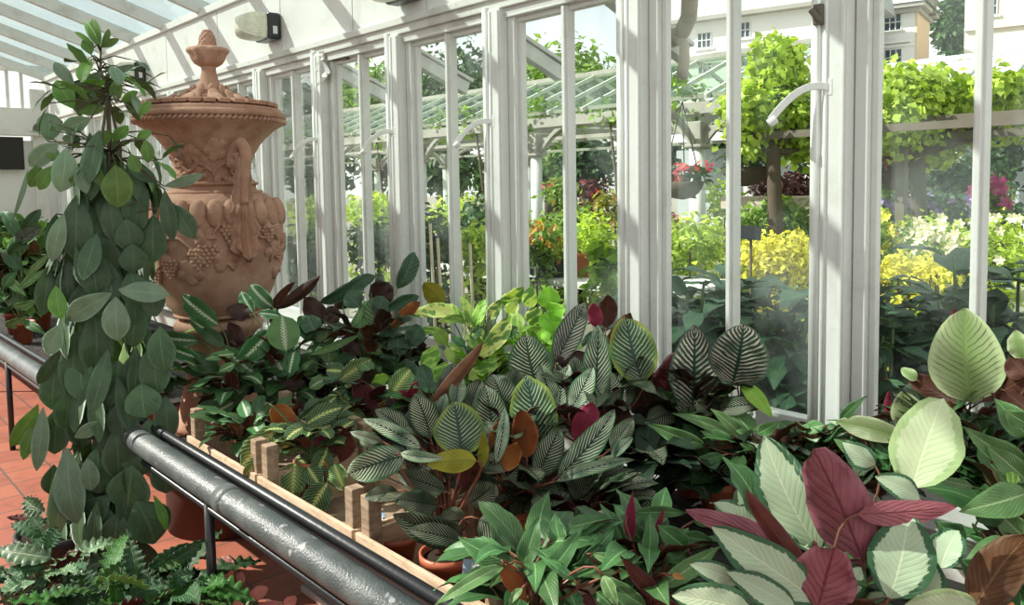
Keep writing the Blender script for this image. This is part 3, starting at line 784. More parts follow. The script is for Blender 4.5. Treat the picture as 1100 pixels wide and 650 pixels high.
# vines trained over timber frames
def vine(px, py, d, lobes, trunk_px, label):
    p = at_depth(px, py, d); k = d/F
    tb = at_depth(trunk_px[0], trunk_px[1], d); 
    t = thing('grape_vine', label, 'vine', (tb.x, tb.y, 0), None)
    b = MB()
    for (x, y, rx, ry, n) in lobes:
        cards(b, at_depth(x, y, d+random.uniform(-.3, .3)), (rx*k, .42, ry*k), int(n*2.6), .085, 0, .3, None, .85, .5)
    b.build('foliage', L_LIME, t)
    tr = MB(); tr.tube([(tb.x, tb.y, 0), (tb.x+.03, tb.y, tb.z*.6), tb, tb+V((-.03, 0, .5))], [.085, .075, .065, .045], 10); trunk = tr.build('trunk', BARK, t)
    for (x, y, rx, ry, n) in lobes:
        b = MB(); q = at_depth(x, y+ry*.3, d); m_ = (tb+V((0, 0, .2))+q)/2+V((0, 0, -.05)); b.tube([tb+V((0, 0, .15)), m_, q], [.045, .035, .018], 8); b.build('branch', BARK, trunk)
    return t
vine(835, 120, 8.0, [(833, 92, 26, 40, 620), (806, 118, 18, 28, 420), (858, 120, 22, 34, 480), (838, 62, 16, 20, 220), (815, 150, 30, 16, 300), (860, 155, 26, 16, 240)], (831, 178), 'bright lime grape vine left of the thick window post')
vine(1010, 120, 7.6, [(962, 118, 34, 36, 620), (1000, 108, 34, 30, 620), (940, 140, 22, 28, 340), (970, 88, 20, 16, 240), (1028, 130, 30, 26, 420), (1066, 122, 34, 24, 520), (1075, 96, 24, 16, 260), (1000, 150, 24, 22, 300), (1100, 120, 30, 22, 340)], (986, 182), 'wide bright grape vine right of the thick window post')
GREYW = m_plain('dark_weathered_timber', (.17, .145, .115), .9, .2, .3, 8)
fr = thing('vine_pergola', 'weathered timber pergola carrying the grape vines', 'pergola', (-3.8, 7.4, 0))
for yy, zz in ((7.0, 2.02), (7.5, 2.10), (8.0, 1.98)):
    b = MB(); b.box((-2.8, yy, zz), (3.6, .05, .065)); b.build('rail', GREYW, fr)
for x in (-4.45, -3.2, -1.2):
    b = MB(); b.box((x, 7.5, 1.0), (.08, .08, 2.1)); b.build('post', GREYW, fr)
    b = MB(); b.bar((x, 6.8, 2.07), (x, 8.2, 2.07), .06, .08); b.build('cross_rail', GREYW, fr)
# planting, from far to near; each shrub its own object
S = bush
S(655, 232, 8.6, 20, 22, L_OLV, 420, .09, 'olive bronze-tipped shrub behind the pane just left of the wide post', flower=L_RUST, nf=14, fls=.06)
S(575, 262, 6.6, 30, 26, L_MID, 520, .085, 'rounded green bush with orange tips in a black pot below the tall white column', flower=leafcol('orange_flower', (.62, .26, .06), (.72, .42, .10)), nf=40, fls=.045)
S(632, 258, 6.8, 24, 28, L_LIME, 460, .085, 'yellow-green bush on the bench between mullion and wide post')
S(612, 236, 8.2, 22, 16, L_MID, 320, .085, 'loose green bush behind the bench beside the short column')
S(600, 206, 10.5, 16, 14, L_MID, 260, .10, 'green shrub with a few red blooms at the foot of the farther white column', flower=L_RED, nf=6, fls=.05)
S(632, 205, 10.8, 26, 10, L_WINE, 260, .11, 'dark hanging red-flowered planting below the dark rounded tree', flower=L_RED, nf=9, fls=.06)
S(490, 232, 8.4, 34, 18, L_LIME, 420, .10, 'yellow-green shrub row seen behind the second window bay from the thick post')
S(517, 238, 7.6, 22, 22, L_DARK, 380, .10, 'dark green shrub left of the wide moulded post, behind its catch arm')
S(466, 258, 6.4, 20, 30, L_DARK, 420, .085, 'dark shrub behind the left pane of the third bay')
S(512, 268, 6.0, 18, 26, L_LIME, 380, .08, 'pale yellow-green shrub behind bamboo canes')
S(398, 226, 9.5, 32, 14, L_LIME, 420, .11, 'lime shrub behind the fourth window bay')
S(400, 262, 7.4, 28, 26, L_DARK, 420, .10, 'dark shrub low behind the fourth window bay')
S(340, 232, 10.0, 24, 20, L_LIME, 420, .12, 'bright lime shrub beside the urn shoulder, outside the glass')
S(330, 285, 8.0, 26, 34, L_DARK, 420, .11, 'dark shrub low outside the glass beside the urn')
S(735, 262, 7.2, 40, 26, L_LIME, 760, .11, 'bright yellow-green leafy mass behind the pane right of the wide post', aspect=.4)
S(716, 244, 8.2, 24, 16, L_RUST, 300, .08, 'pinkish dry-flowered shrub at the foot of the hanging basket column', flower=L_PINK, nf=12, fls=.04)
S(690, 262, 6.6, 22, 34, L_LIME, 420, .09, 'lime shrub hidden half behind the wide moulded post')
S(833, 240, 8.6, 46, 22, L_MID, 900, .12, 'large bright green bush beyond the golden shrub')
S(838, 276, 6.6, 42, 26, L_GOLD, 1100, .075, 'golden yellow shrub behind the pane left of the thick post')
S(945, 262, 6.6, 26, 32, L_MID, 480, .085, 'green shrub with yellow tips right of the thick post', flower=L_GOLD, nf=40, fls=.05)
S(1000, 262, 7.0, 40, 26, L_LIME, 760, .075, 'pale lime shrub with cream flower spikes', flower=L_CREAM, nf=46, fls=.07)
S(985, 292, 5.6, 50, 14, L_GOLD, 520, .07, 'low golden shrub strip behind the dark leaves right of the thick post')
S(1075, 268, 6.6, 36, 36, L_LIME, 780, .075, 'pale yellow-green shrub behind the pane at the right edge', flower=L_CREAM, nf=16, fls=.06)
S(1000, 225, 9.0, 70, 16, L_BLUE, 900, .10, 'blue-green perennial bed below the wide vine', flower=L_LILAC, nf=30, fls=.07)
S(1066, 210, 8.2, 16, 18, L_MID, 240, .08, 'magenta flowering plant at the right pane', flower=L_PINK, nf=9, fls=.10)
S(905, 220, 8.8, 20, 22, L_MID, 320, .10, 'green perennial behind the thick post', flower=L_PINK, nf=6, fls=.1)
S(945, 215, 9.4, 22, 26, L_MID, 360, .11, 'upright green bush left of the vine trunk')
S(845, 200, 10.0, 34, 14, L_WINE, 480, .12, 'dark wine-leaved plants in the timber planter box', base=.9)
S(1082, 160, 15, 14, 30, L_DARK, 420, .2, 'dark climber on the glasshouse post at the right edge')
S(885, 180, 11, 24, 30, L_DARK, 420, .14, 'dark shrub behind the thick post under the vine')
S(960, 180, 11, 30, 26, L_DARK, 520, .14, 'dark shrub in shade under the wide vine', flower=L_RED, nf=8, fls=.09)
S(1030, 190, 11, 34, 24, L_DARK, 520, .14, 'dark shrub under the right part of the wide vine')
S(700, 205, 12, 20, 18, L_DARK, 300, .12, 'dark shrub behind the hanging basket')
S(775, 215, 10.5, 20, 20, L_LIME, 300, .10, 'yellow-green shrub between mullion and planter box')
# planter box
p = at_depth(835, 216, 9.6); pb = thing('planter_box', 'long weathered timber planter box left of the thick post', 'planter', (p.x, p.y, 0))
b = MB(); b.box((p.x, p.y, p.z-.02), (1.3, .35, .15)); b.build('trough', OFFW, pb, .008)
b = MB(); b.box((p.x-.5, p.y, (p.z-.1)/2), (.08, .3, p.z-.1)); b.build('leg', OFFW, pb); b = MB(); b.box((p.x+.5, p.y, (p.z-.1)/2), (.08, .3, p.z-.1)); b.build('leg', OFFW, pb)
# hanging baskets
def basket(px, py, d, r, mat, label, flower=None, top=None):
    p = at_depth(px, py, d); t = thing('hanging_basket', label, 'hanging basket', p)
    b = MB(); b.lathe([(.01, -r*.8), (r*.55, -r*.7), (r*.9, -r*.3), (r, 0), (r*.9, .01), (.01, .0)], p, 20); b.build('basket', BARK, t)
    b = MB(); cards(b, p+V((0, 0, r*.25)), (r*1.2, r*1.2, r*.5), 170, r*.42); b.build('foliage', mat, t)
    if flower:
        b = MB(); cards(b, p+V((0, 0, r*.45)), (r*1.2, r*1.2, r*.45), 60, r*.36, aspect=.9); b.build('flowers', flower, t)
    b = MB()
    hz = 2.38 if top is None else top
    for a in (0, 2.1, 4.2): b.tube([p+V((r*math.cos(a), r*math.sin(a), 0)), (p.x, p.y, hz)], .006, 5)
    b.build('chain', BLACK, t)
basket(733, 196, 8.1, .21, L_DARK, 'hanging basket of red flowers beside the white column', L_RED)
basket(968, 186, 8.0, .22, L_WINE, 'dark red hanging basket under the wide vine', L_RED, 2.0)
basket(801, 180, 8.4, .24, L_DARK, 'dark brown hanging basket left of the vine trunk', None, 2.0)
# black slate sign
p = at_depth(805, 250, 5.7); sg = thing('slate_sign', 'small black sign tilted above the golden shrub', 'sign', (p.x, p.y, 0))
b = MB(); b.box(p, (.16, .012, .095), Euler((R(-15), R(6), R(38))).to_matrix()); b.build('board', BLACK, sg, .003)
b = MB(); b.tube([(p.x, p.y+.02, 0), (p.x, p.y+.02, p.z)], .01, 8); b.build('stake', BARK, sg)
# outdoor bench with pots, left bays
p = at_depth(610, 306, 6.4)
ob = thing('display_table', 'white edged outdoor plant table below the bushes left of the wide post', 'table', (p.x, p.y, 0))
tz = p.z
b = MB(); b.box((p.x-.6, p.y+.45, tz), (3.2, .9, .05)); b.build('table_top', WHITE2, ob, .004)
for dx in (-2.1, .9):
    for dy in (.06, .84):
        b = MB(); b.box((p.x+dx, p.y+dy, tz/2-.02), (.07, .07, tz-.04)); b.build('leg', WHITE2, ob)
def pot(b, c, r, h, mi=0, n=24):
    c = V(c)
    b.lathe([(r*.72, 0), (r*.95, h*.84), (r*1.06, h*.85), (r*1.06, h), (r*.97, h), (r*.93, h*.88), (r*.7, h*.86)], c, n, mi, None, True)
for px, d, r, m_, lab in ((572, 6.65, .14, BLACKPOT, 'black nursery pot under the orange-tipped bush'), (596, 6.75, .12, BLACKPOT, 'black nursery pot half hidden by the mullion on the white table'), (623, 6.75, .13, PLASTPOT, 'terracotta pot in shade on the white table'), (645, 6.8, .13, BLACKPOT, 'black nursery pot on the white table beside the wide post')):
    q = at_depth(px, 300, d)
    t = thing('nursery_pot', lab, 'pot', (q.x, q.y, tz+.026)); b = MB(); pot(b, (q.x, q.y, tz+.026), r, r*1.55); b.build('pot_wall', m_, t)
    b = MB(); b.lathe([(.005, 0), (r*.92, 0), (r*.92, .01), (.005, .012)], (q.x, q.y, tz+.026+r*1.36), 16); b.build('soil', SOIL, t)
q = at_depth(572, 292, 6.5); t = thing('price_card', 'small white card with black print on the pot front', 'card', q)
b = MB(); b.box(q, (.07, .006, .085)); b.build('card', LABELW, t); b = MB(); b.box(q+V((0, -.005, 0)), (.04, .004, .05)); b.build('print', INK, t)
# near terracotta pot with seedling
q = at_depth(655, 330, 5.2); t = thing('potted_plant', 'small terracotta pot with round green leaves just left of the wide post outside', 'potted plant', (q.x, q.y, 0))
b = MB(); pot(b, (q.x, q.y, q.z-.1), .085, .15); b.build('pot_wall', PLASTPOT, t)
b = MB(); cards(b, (q.x, q.y, q.z+.2), (.14, .14, .14), 120, .085, aspect=.9); b.build('foliage', L_MID, t)
b = MB(); b.box((q.x, q.y, (q.z-.1)/2), (.3, .3, q.z-.1)); b.build('stand', OFFW, t)
# bamboo canes
for i, (x0, x1, y1) in enumerate(((468, 462, 240), (478, 470, 256), (490, 487, 238), (500, 494, 250), (508, 505, 262))):
    a_, c_ = at_depth(x0, 330, 5.2+.1*i), at_depth(x1, y1, 5.3+.1*i); a_ = V((a_.x+.02, a_.y, 0))
    b = MB(); b.tube([a_, (a_+c_)/2, c_], .010, 8); o = b.build('bamboo_cane', m_plain('bamboo', (.62, .52, .33), .6), None)
    tag(o, ['leaning bamboo cane at the left of the third bay', 'second bamboo cane, short, leaning left', 'tallest straight bamboo cane among the dark shrubs', 'bamboo cane just left of the pale shrub', 'shortest bamboo cane next to the wide moulded post'][i], 'cane', 'bamboo canes outside the glass')
# ------------------------------------------------------------------ leaf materials (upper side / underside)
def f_orn(base, stripe, k=15.0, wd=.13, slant=4.2, edge=None, mid=(.012, .045, .022)):
    def fn(t, u, au, v, tint):
        n = t.noise(30, 3)
        s1 = vein(t, au, v, k, slant, wd*1.6)
        s2 = vein(t, t.m('ADD', au, .06), t.m('ADD', v, .011), k, slant, wd)
        s = t.m('MAXIMUM', s1, t.m('MULTIPLY', s2, .75))
        win = t.m('MULTIPLY', t.ss(au, .03, .10), t.m('SUBTRACT', 1.0, t.ss(au, .72, .97)))
        win = t.m('MULTIPLY', win, t.ss(t.noise(19, 4), .22, .62))
        win = t.m('MULTIPLY', win, t.m('ADD', .62, t.m('MULTIPLY', tint, .45)))
        c = t.mix(t.ss(au, .0, .9), mid, base)
        c = t.mix(t.m('MULTIPLY', s, win), c, stripe)
        if edge: c = t.mix(t.m('MULTIPLY', t.ss(t.m('ADD', au, t.m('MULTIPLY', t.m('ABSOLUTE', t.m('SUBTRACT', v, .45)), .9)), .80, 1.25), .7), c, edge)
        return c, t.m('ADD', t.m('MULTIPLY', s, .5), t.m('MULTIPLY', t.ss(au, .0, .07), 1.5))
    return fn
def f_mid(base, mid, spread=.16):
    def fn(t, u, au, v, tint):
        n = t.noise(45, 3); st = vein(t, au, v, 13, 4.5, .35)
        w = t.m('ADD', t.m('MULTIPLY', st, spread), .035)
        mk = t.m('SUBTRACT', 1.0, t.ss(t.m('ADD', au, t.m('MULTIPLY', n, .05)), w, t.m('ADD', w, .06)))
        c = t.mix(t.m('MULTIPLY', vein(t, au, v, 13, 4.5, .5), .35), base, tuple(x*1.9 for x in base))
        return t.mix(mk, c, mid), t.m('ADD', st, t.ss(au, 0, .08))
    return fn
def f_mak(light, dark, k=8.0, edge=(.05, .12, .04)):
    def fn(t, u, au, v, tint):
        n = t.noise(40, 3)
        b = vein(t, au, v, k, 2.6, .42)
        c = t.mix(t.m('MULTIPLY', b, t.ss(au, .06, .14)), light, dark)
        fine_ = vein(t, au, v, k*4, 10.4, .3)
        c = t.mix(t.m('MULTIPLY', fine_, .25), c, tuple(x*1.4 for x in light))
        c = t.mix(t.ss(au, .78, .95), c, edge)
        return c, t.m('ADD', fine_, t.ss(au, 0, .08))
    return fn
def f_mar(base, vein_, blot):
    def fn(t, u, au, v, tint):
        n = t.noise(40, 3)
        s = vein(t, au, v, 9.5, 3.2, .14)
        c = t.mix(t.m('SUBTRACT', 1.0, t.ss(au, .25, .6)), base, blot)
        m = t.m('SUBTRACT', 1.0, t.ss(t.m('ADD', au, t.m('MULTIPLY', vein(t, au, v, 9.5, 3.2, .45), -.16)), .0, .10))
        c = t.mix(s, c, vein_); c = t.mix(m, c, (.55, .62, .22))
        return c, s
    return fn
def f_ros(edge, silver, cream):
    def fn(t, u, au, v, tint):
        n = t.noise(60, 4); st = vein(t, au, v, 13, 4.0, .5)
        lim = t.m('SUBTRACT', .92, t.m('MULTIPLY', t.m('ABSOLUTE', t.m('SUBTRACT', v, .42)), .35))
        e = t.ss(t.m('ADD', au, t.m('ADD', t.m('MULTIPLY', st, .055), t.m('MULTIPLY', n, .26))), lim, t.m('ADD', lim, .06))
        c = t.mix(t.m('MULTIPLY', st, .22), silver, cream)
        c = t.mix(t.m('SUBTRACT', 1.0, t.ss(au, .015, .05)), c, cream)
        return t.mix(e, c, edge), t.m('ADD', t.m('MULTIPLY', st, .7), t.ss(au, 0, .07))
    return fn
def f_plain(a, b_, mid, k=10, slant=3.6):
    def fn(t, u, au, v, tint):
        n = t.noise(18, 4); st = vein(t, au, v, k, slant, .5)
        c = t.mix(t.ss(n, .35, .7), a, b_)
        c = t.mix(t.m('MULTIPLY', st, .18), c, tuple(min(1, x*1.5) for x in b_))
        c = t.mix(t.m('SUBTRACT', 1.0, t.ss(au, .02, .07)), c, mid)
        return c, t.m('ADD', t.m('MULTIPLY', st, .6), t.ss(au, 0, .10))
    return fn
def f_yel(green, yel):
    def fn(t, u, au, v, tint):
        n = t.noise(16, 3); s = vein(t, t.m('ADD', u, 1.0), v, 2.2, .9, .5)
        m = t.ss(t.m('ADD', n, t.m('MULTIPLY', s, .16)), .58, .68)
        m = t.m('MULTIPLY', m, 1.0)
        c = t.mix(m, yel, green)
        return c, t.m('ADD', vein(t, au, v, 14, 4, .4), t.ss(au, 0, .08))
    return fn
def f_str(base, light):
    def fn(t, u, au, v, tint):
        n = t.noise(35, 4); s = vein(t, au, v, 11, 4.6, .30)
        c = t.mix(t.m('MULTIPLY', s, t.m('MULTIPLY', t.ss(n, .3, .75), .7)), base, light)
        c = t.mix(t.m('SUBTRACT', 1.0, t.ss(au, .03, .09)), c, tuple(x*1.25 for x in light))
        return c, t.m('ADD', s, t.ss(au, 0, .08))
    return fn
SP = {}
def sp(code, top, bot, shape): SP[code] = (top, bot, shape)
MAROON = leafmat('maroon_underside', f_plain((.085, .018, .022), (.13, .030, .028), (.16, .05, .04)), .5, .22, .3, .3, (1.9, .8, .6))
BROWN = leafmat('brown_underside', f_plain((.095, .038, .024), (.15, .060, .034), (.20, .10, .05)), .5, .25, .3, .3, (1.7, 1.0, .6))
DKBR = leafmat('dark_brown_underside', f_plain((.038, .018, .015), (.065, .028, .02), (.08, .04, .02)), .45, .12, .3, .3, (1.7, 1, .6))
RUST = leafmat('rust_underside', f_plain((.30, .085, .025), (.42, .15, .04), (.34, .16, .06)), .5, .40, .3, .3, (1.5, 1.0, .5))
OLIVE = leafmat('olive_backlit_underside', f_plain((.22, .20, .025), (.34, .29, .03), (.22, .22, .04)), .5, .40, .3, .3, (1.4, 1.2, .5))
CRIM = leafmat('crimson_underside', f_plain((.30, .030, .075), (.42, .06, .12), (.25, .06, .07)), .5, .35, .3, .3, (1.6, .8, .9))
PINKU = leafmat('rose_underside', f_plain((.27, .070, .085), (.38, .12, .145), (.22, .05, .055), 8, 3), .42, .28, .4, .6, (1.5, .8, .8))
GREENU = leafmat('pale_green_underside', f_plain((.13, .22, .07), (.19, .30, .10), (.22, .32, .12)), .5, .3, .3, .2)
ORN = leafmat('pinstripe_leaf', f_orn((.020, .048, .016), (.62, .56, .42), 15.0, .085, mid=(.012, .034, .012)), .46, .18, .28)
ORNL = leafmat('pinstripe_leaf_sunlit', f_orn((.05, .12, .05), (.72, .74, .54), 14, .17), .42, .2, .35)  # brighter copy of the pinstripe colours, painting sunlight onto chosen leaves
ORNP = leafmat('pinstripe_leaf_pink', f_orn((.030, .055, .030), (.60, .50, .42), 16, .17, 3.6), .36, .2, .45)
ORNG = leafmat('pinstripe_leaf_olive_edge', f_orn((.030, .085, .022), (.56, .60, .36), 14, .085, 4.2, (.26, .30, .03)), .36, .22, .45)
LIMS = leafmat('lime_striped_leaf', f_orn((.55, .63, .33), (.12, .22, .07), 15, .09, 4.0, None, (.30, .42, .14)), .4, .35, .35)
MIDT = leafmat('white_midrib_leaf', f_mid((.050, .140, .045), (.66, .74, .52)), .4, .22, .4)
MIDL = leafmat('light_white_midrib_leaf', f_mid((.13, .27, .09), (.74, .80, .58)), .4, .28, .4)
MAK = leafmat('blotched_leaf', f_mak((.19, .31, .10), (.032, .08, .026)), .4, .22, .4)
MAKD = leafmat('dark_blotched_leaf', f_mak((.055, .12, .055), (.016, .042, .02)), .38, .18, .45)
MAR = leafmat('prayer_plant_leaf', f_mar((.07, .15, .04), (.42, .52, .22), (.20, .27, .07)), .45, .28, .35)
MARD = leafmat('dark_prayer_plant_leaf', f_mar((.035, .085, .03), (.24, .32, .15), (.06, .11, .03)), .45, .25, .35)
YEL = leafmat('yellow_variegated_leaf', f_yel((.22, .38, .10), (.90, .88, .34)), .4, .35, .4)
YELG = leafmat('lime_variegated_leaf', f_yel((.24, .43, .08), (.58, .70, .20)), .4, .4, .4)
LIME = leafmat('lime_leaf_blade', f_plain((.30, .50, .07), (.42, .62, .11), (.50, .66, .2)), .4, .42, .4)
STR = leafmat('feathered_green_leaf', f_str((.055, .155, .045), (.17, .32, .12)), .4, .25, .4)
STRL = leafmat('feathered_light_leaf', f_str((.14, .29, .09), (.36, .50, .24)), .4, .3, .4)
ROS = leafmat('silver_leaf', f_ros((.045, .12, .05), (.47, .58, .38), (.70, .74, .50)), .4, .2, .4)
ROSL = leafmat('silver_lime_leaf', f_ros((.42, .53, .24), (.60, .68, .40), (.74, .77, .50)), .4, .25, .4)
CLI = leafmat('leathery_climber_leaf', f_plain((.052, .098, .048), (.080, .138, .066), (.12, .19, .09), 7, 3), .45, .16, .4, .15)
CLIL = leafmat('young_climber_leaf', f_plain((.12, .24, .05), (.18, .32, .07), (.26, .38, .12), 7, 3), .42, .34, .4, .15)
CLIG = leafmat('greyed_climber_leaf', f_plain((.15, .23, .14), (.20, .29, .18), (.27, .36, .22), 7, 3), .36, .15, .5, .15)
FER = leafmat('crinkled_leaf', f_str((.030, .095, .030), (.11, .22, .09)), .5, .2, .4, .9)
FERL = leafmat('silvery_crinkled_leaf', f_str((.12, .22, .10), (.46, .54, .38)), .35, .2, .5, .8)
FERB = leafmat('bright_crinkled_leaf', f_str((.05, .17, .025), (.12, .28, .06)), .5, .35, .5, .8)
ROSY = leafmat('dusty_pink_leaf', f_plain((.55, .22, .18), (.66, .32, .26), (.5, .25, .2)), .5, .25, .3)
DEAD = leafmat('dry_orange_leaf', f_plain((.50, .22, .06), (.62, .34, .12), (.5, .3, .1)), .6, .2, .2)
NEAR = leafmat('broad_garden_leaf', f_plain((.045, .105, .055), (.085, .165, .085), (.12, .2, .1), 8, 3), .5, .22, .35)
DKX = leafmat('shade_darkened_leaf', f_plain((.010, .024, .012), (.018, .038, .018), (.03, .05, .025)), .5, .08, .3)  # leaf green taken near black to paint in the shade of the gaps
DKG = leafmat('deep_green_leaf', f_plain((.028, .075, .024), (.05, .115, .036), (.09, .16, .055)), .4, .18, .4)
for code, a, b_, s in (('O', ORN, MAROON, 'ov'), ('OL', ORNL, MAROON, 'ov'), ('OP', ORNP, MAROON, 'ov'), ('OG', ORNG, OLIVE, 'ov'), ('OR', ORN, RUST, 'ov'), ('OB', ORN, BROWN, 'ov'), ('OD', ORN, DKBR, 'ov'), ('OY', ORN, OLIVE, 'ov'), ('OC', ORN, CRIM, 'ov'),
                       ('LS', LIMS, BROWN, 'ov'), ('M', MIDT, BROWN, 'ov'), ('ML', MIDL, BROWN, 'ov'), ('MD', MIDT, DKBR, 'ov'), ('K', MAK, DKBR, 'el'), ('KD', MAKD, DKBR, 'el'), ('KR', MAKD, RUST, 'el'), ('KM', MAKD, MAROON, 'el'),
                       ('P', MAR, RUST, 'el'), ('PD', MARD, MAROON, 'el'), ('PR', MAR, RUST, 'el'), ('PC', MARD, CRIM, 'el'), ('Y', YEL, YELG, 'ov'), ('YG', YELG, LIME, 'ov'), ('L', LIME, LIME, 'ov'), ('YO', YELG, OLIVE, 'ov'),
                       ('S', STR, BROWN, 'la'), ('SL', STRL, BROWN, 'la'), ('SR', STR, RUST, 'la'), ('SC', STR, CRIM, 'la'), ('SM', STR, MAROON, 'la'), ('R', ROS, PINKU, 'ov'), ('RL', ROSL, PINKU, 'ov'), ('RM', ROS, MAROON, 'ov'), ('RB', ROS, BROWN, 'ov'),
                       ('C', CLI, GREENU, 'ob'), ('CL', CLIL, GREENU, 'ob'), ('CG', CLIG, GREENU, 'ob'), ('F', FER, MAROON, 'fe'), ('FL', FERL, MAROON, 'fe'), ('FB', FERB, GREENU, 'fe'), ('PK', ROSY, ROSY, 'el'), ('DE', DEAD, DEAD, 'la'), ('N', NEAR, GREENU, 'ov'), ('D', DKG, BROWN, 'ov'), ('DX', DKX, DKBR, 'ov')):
    sp(code, a, b_, s)
def wprof(shape, t):
    if shape == 'ov': return math.sin(math.pi*t**.82)**.66 * (1 if t < .92 else .96)
    if shape == 'el': return math.sin(math.pi*t)**.58
    if shape == 'la': return math.sin(math.pi*t**.72)**1.0
    if shape == 'ob': return math.sin(math.pi*t**1.18)**.70
    return math.sin(math.pi*t**.9)**.75                          # 'fe'
def leaf(b, base, tip, w, nrm, bend=.12, fold=.18, wave=.08, shape='ov', mi=(0, 1), tint=.5, ns=11, nc=4, twist=0., curl=0., rnd=random, rt=.3):
    base, tip = V(base), V(tip); a = tip-base; L = a.length
    if L < 1e-4: return
    a.normalize(); nrm = (nrm - a*nrm.dot(a)).normalized()
    ctl = (base+tip)/2 + nrm*(bend*L*2) + a.cross(nrm)*(L*rnd.uniform(-.07, .07))
    twist = twist + rnd.uniform(-rt, rt); h1, h2, h3 = rnd.uniform(0, 6.3), rnd.uniform(0, 6.3), rnd.uniform(.02, .05)
    ph = rnd.uniform(0, 6.3); fr = rnd.uniform(1.6, 3.2); asym = rnd.uniform(-.05, .05)
    if shape == 'fe': fr = 7; wave = max(wave, .13); ns = 24
    top = []; bot = []; uv = []
    us = [(-1+2*j/(2*nc)) for j in range(2*nc+1)]
    th = min(.0012, w*.01)
    for i in range(ns+1):
        t = i/ns
        p = base*(1-t)**2 + ctl*(2*t*(1-t)) + tip*t*t
        tg = ((ctl-base)*(1-t) + (tip-ctl)*t).normalized()
        sd_ = tg.cross(nrm).normalized(); nl = sd_.cross(tg).normalized()
        if twist:
            q = Matrix.Rotation(twist*(t-.3), 3, tg); sd_ = q @ sd_; nl = q @ nl
        hw = max(.5*w*wprof(shape, min(max(t, .004), .996)), .0008)
        for u in us:
            au = abs(u)
            h = fold*au*hw - curl*au*au*hw + wave*w*math.sin(6.283*fr*t+ph+(1.3 if u > 0 else 0))*au*au
            uu = u*(1-.12*max(0, fold))*(1+h3*math.sin(9*t+(h1 if u > 0 else h2)))
            if shape == 'fe': uu *= 1+.20*math.sin(6.283*7*t+ph)
            q = p + sd_*(uu*hw*(1+asym*u)) + nl*h
            e = th*(1-au**4) if 0 < i < ns else 0
            top.append(q+nl*e*.5); bot.append(q-nl*e*.5); uv.append(((u+1)/2, t))
    W = 2*nc+1; N = (ns+1)*W; fs = []; ms = []
    for i in range(ns):
        for j in range(2*nc):
            k = i*W+j
            fs.append((k, k+1, k+W+1, k+W)); ms.append(mi[0])
            jl = N+k; fs.append((jl, jl+W, jl+W+1, jl+1)); ms.append(mi[1])
    # close the rim
    for i in range(ns):
        for j in (0, 2*nc):
            k = i*W+j; fs.append((k, k+W, N+k+W, N+k) if j == 0 else (k, N+k, N+k+W, k+W)); ms.append(mi[1])
    b.add(top+bot, fs, ms, uv+uv, tint, True)
def clampy(p, ymax=2.27):
    if p.y > ymax:
        d = p-EYE; p = EYE + d*((ymax-EYE.y)/d.y)
    return p
PLANTS = []
def nearest_depth(p): return (p-EYE).dot(_fw)
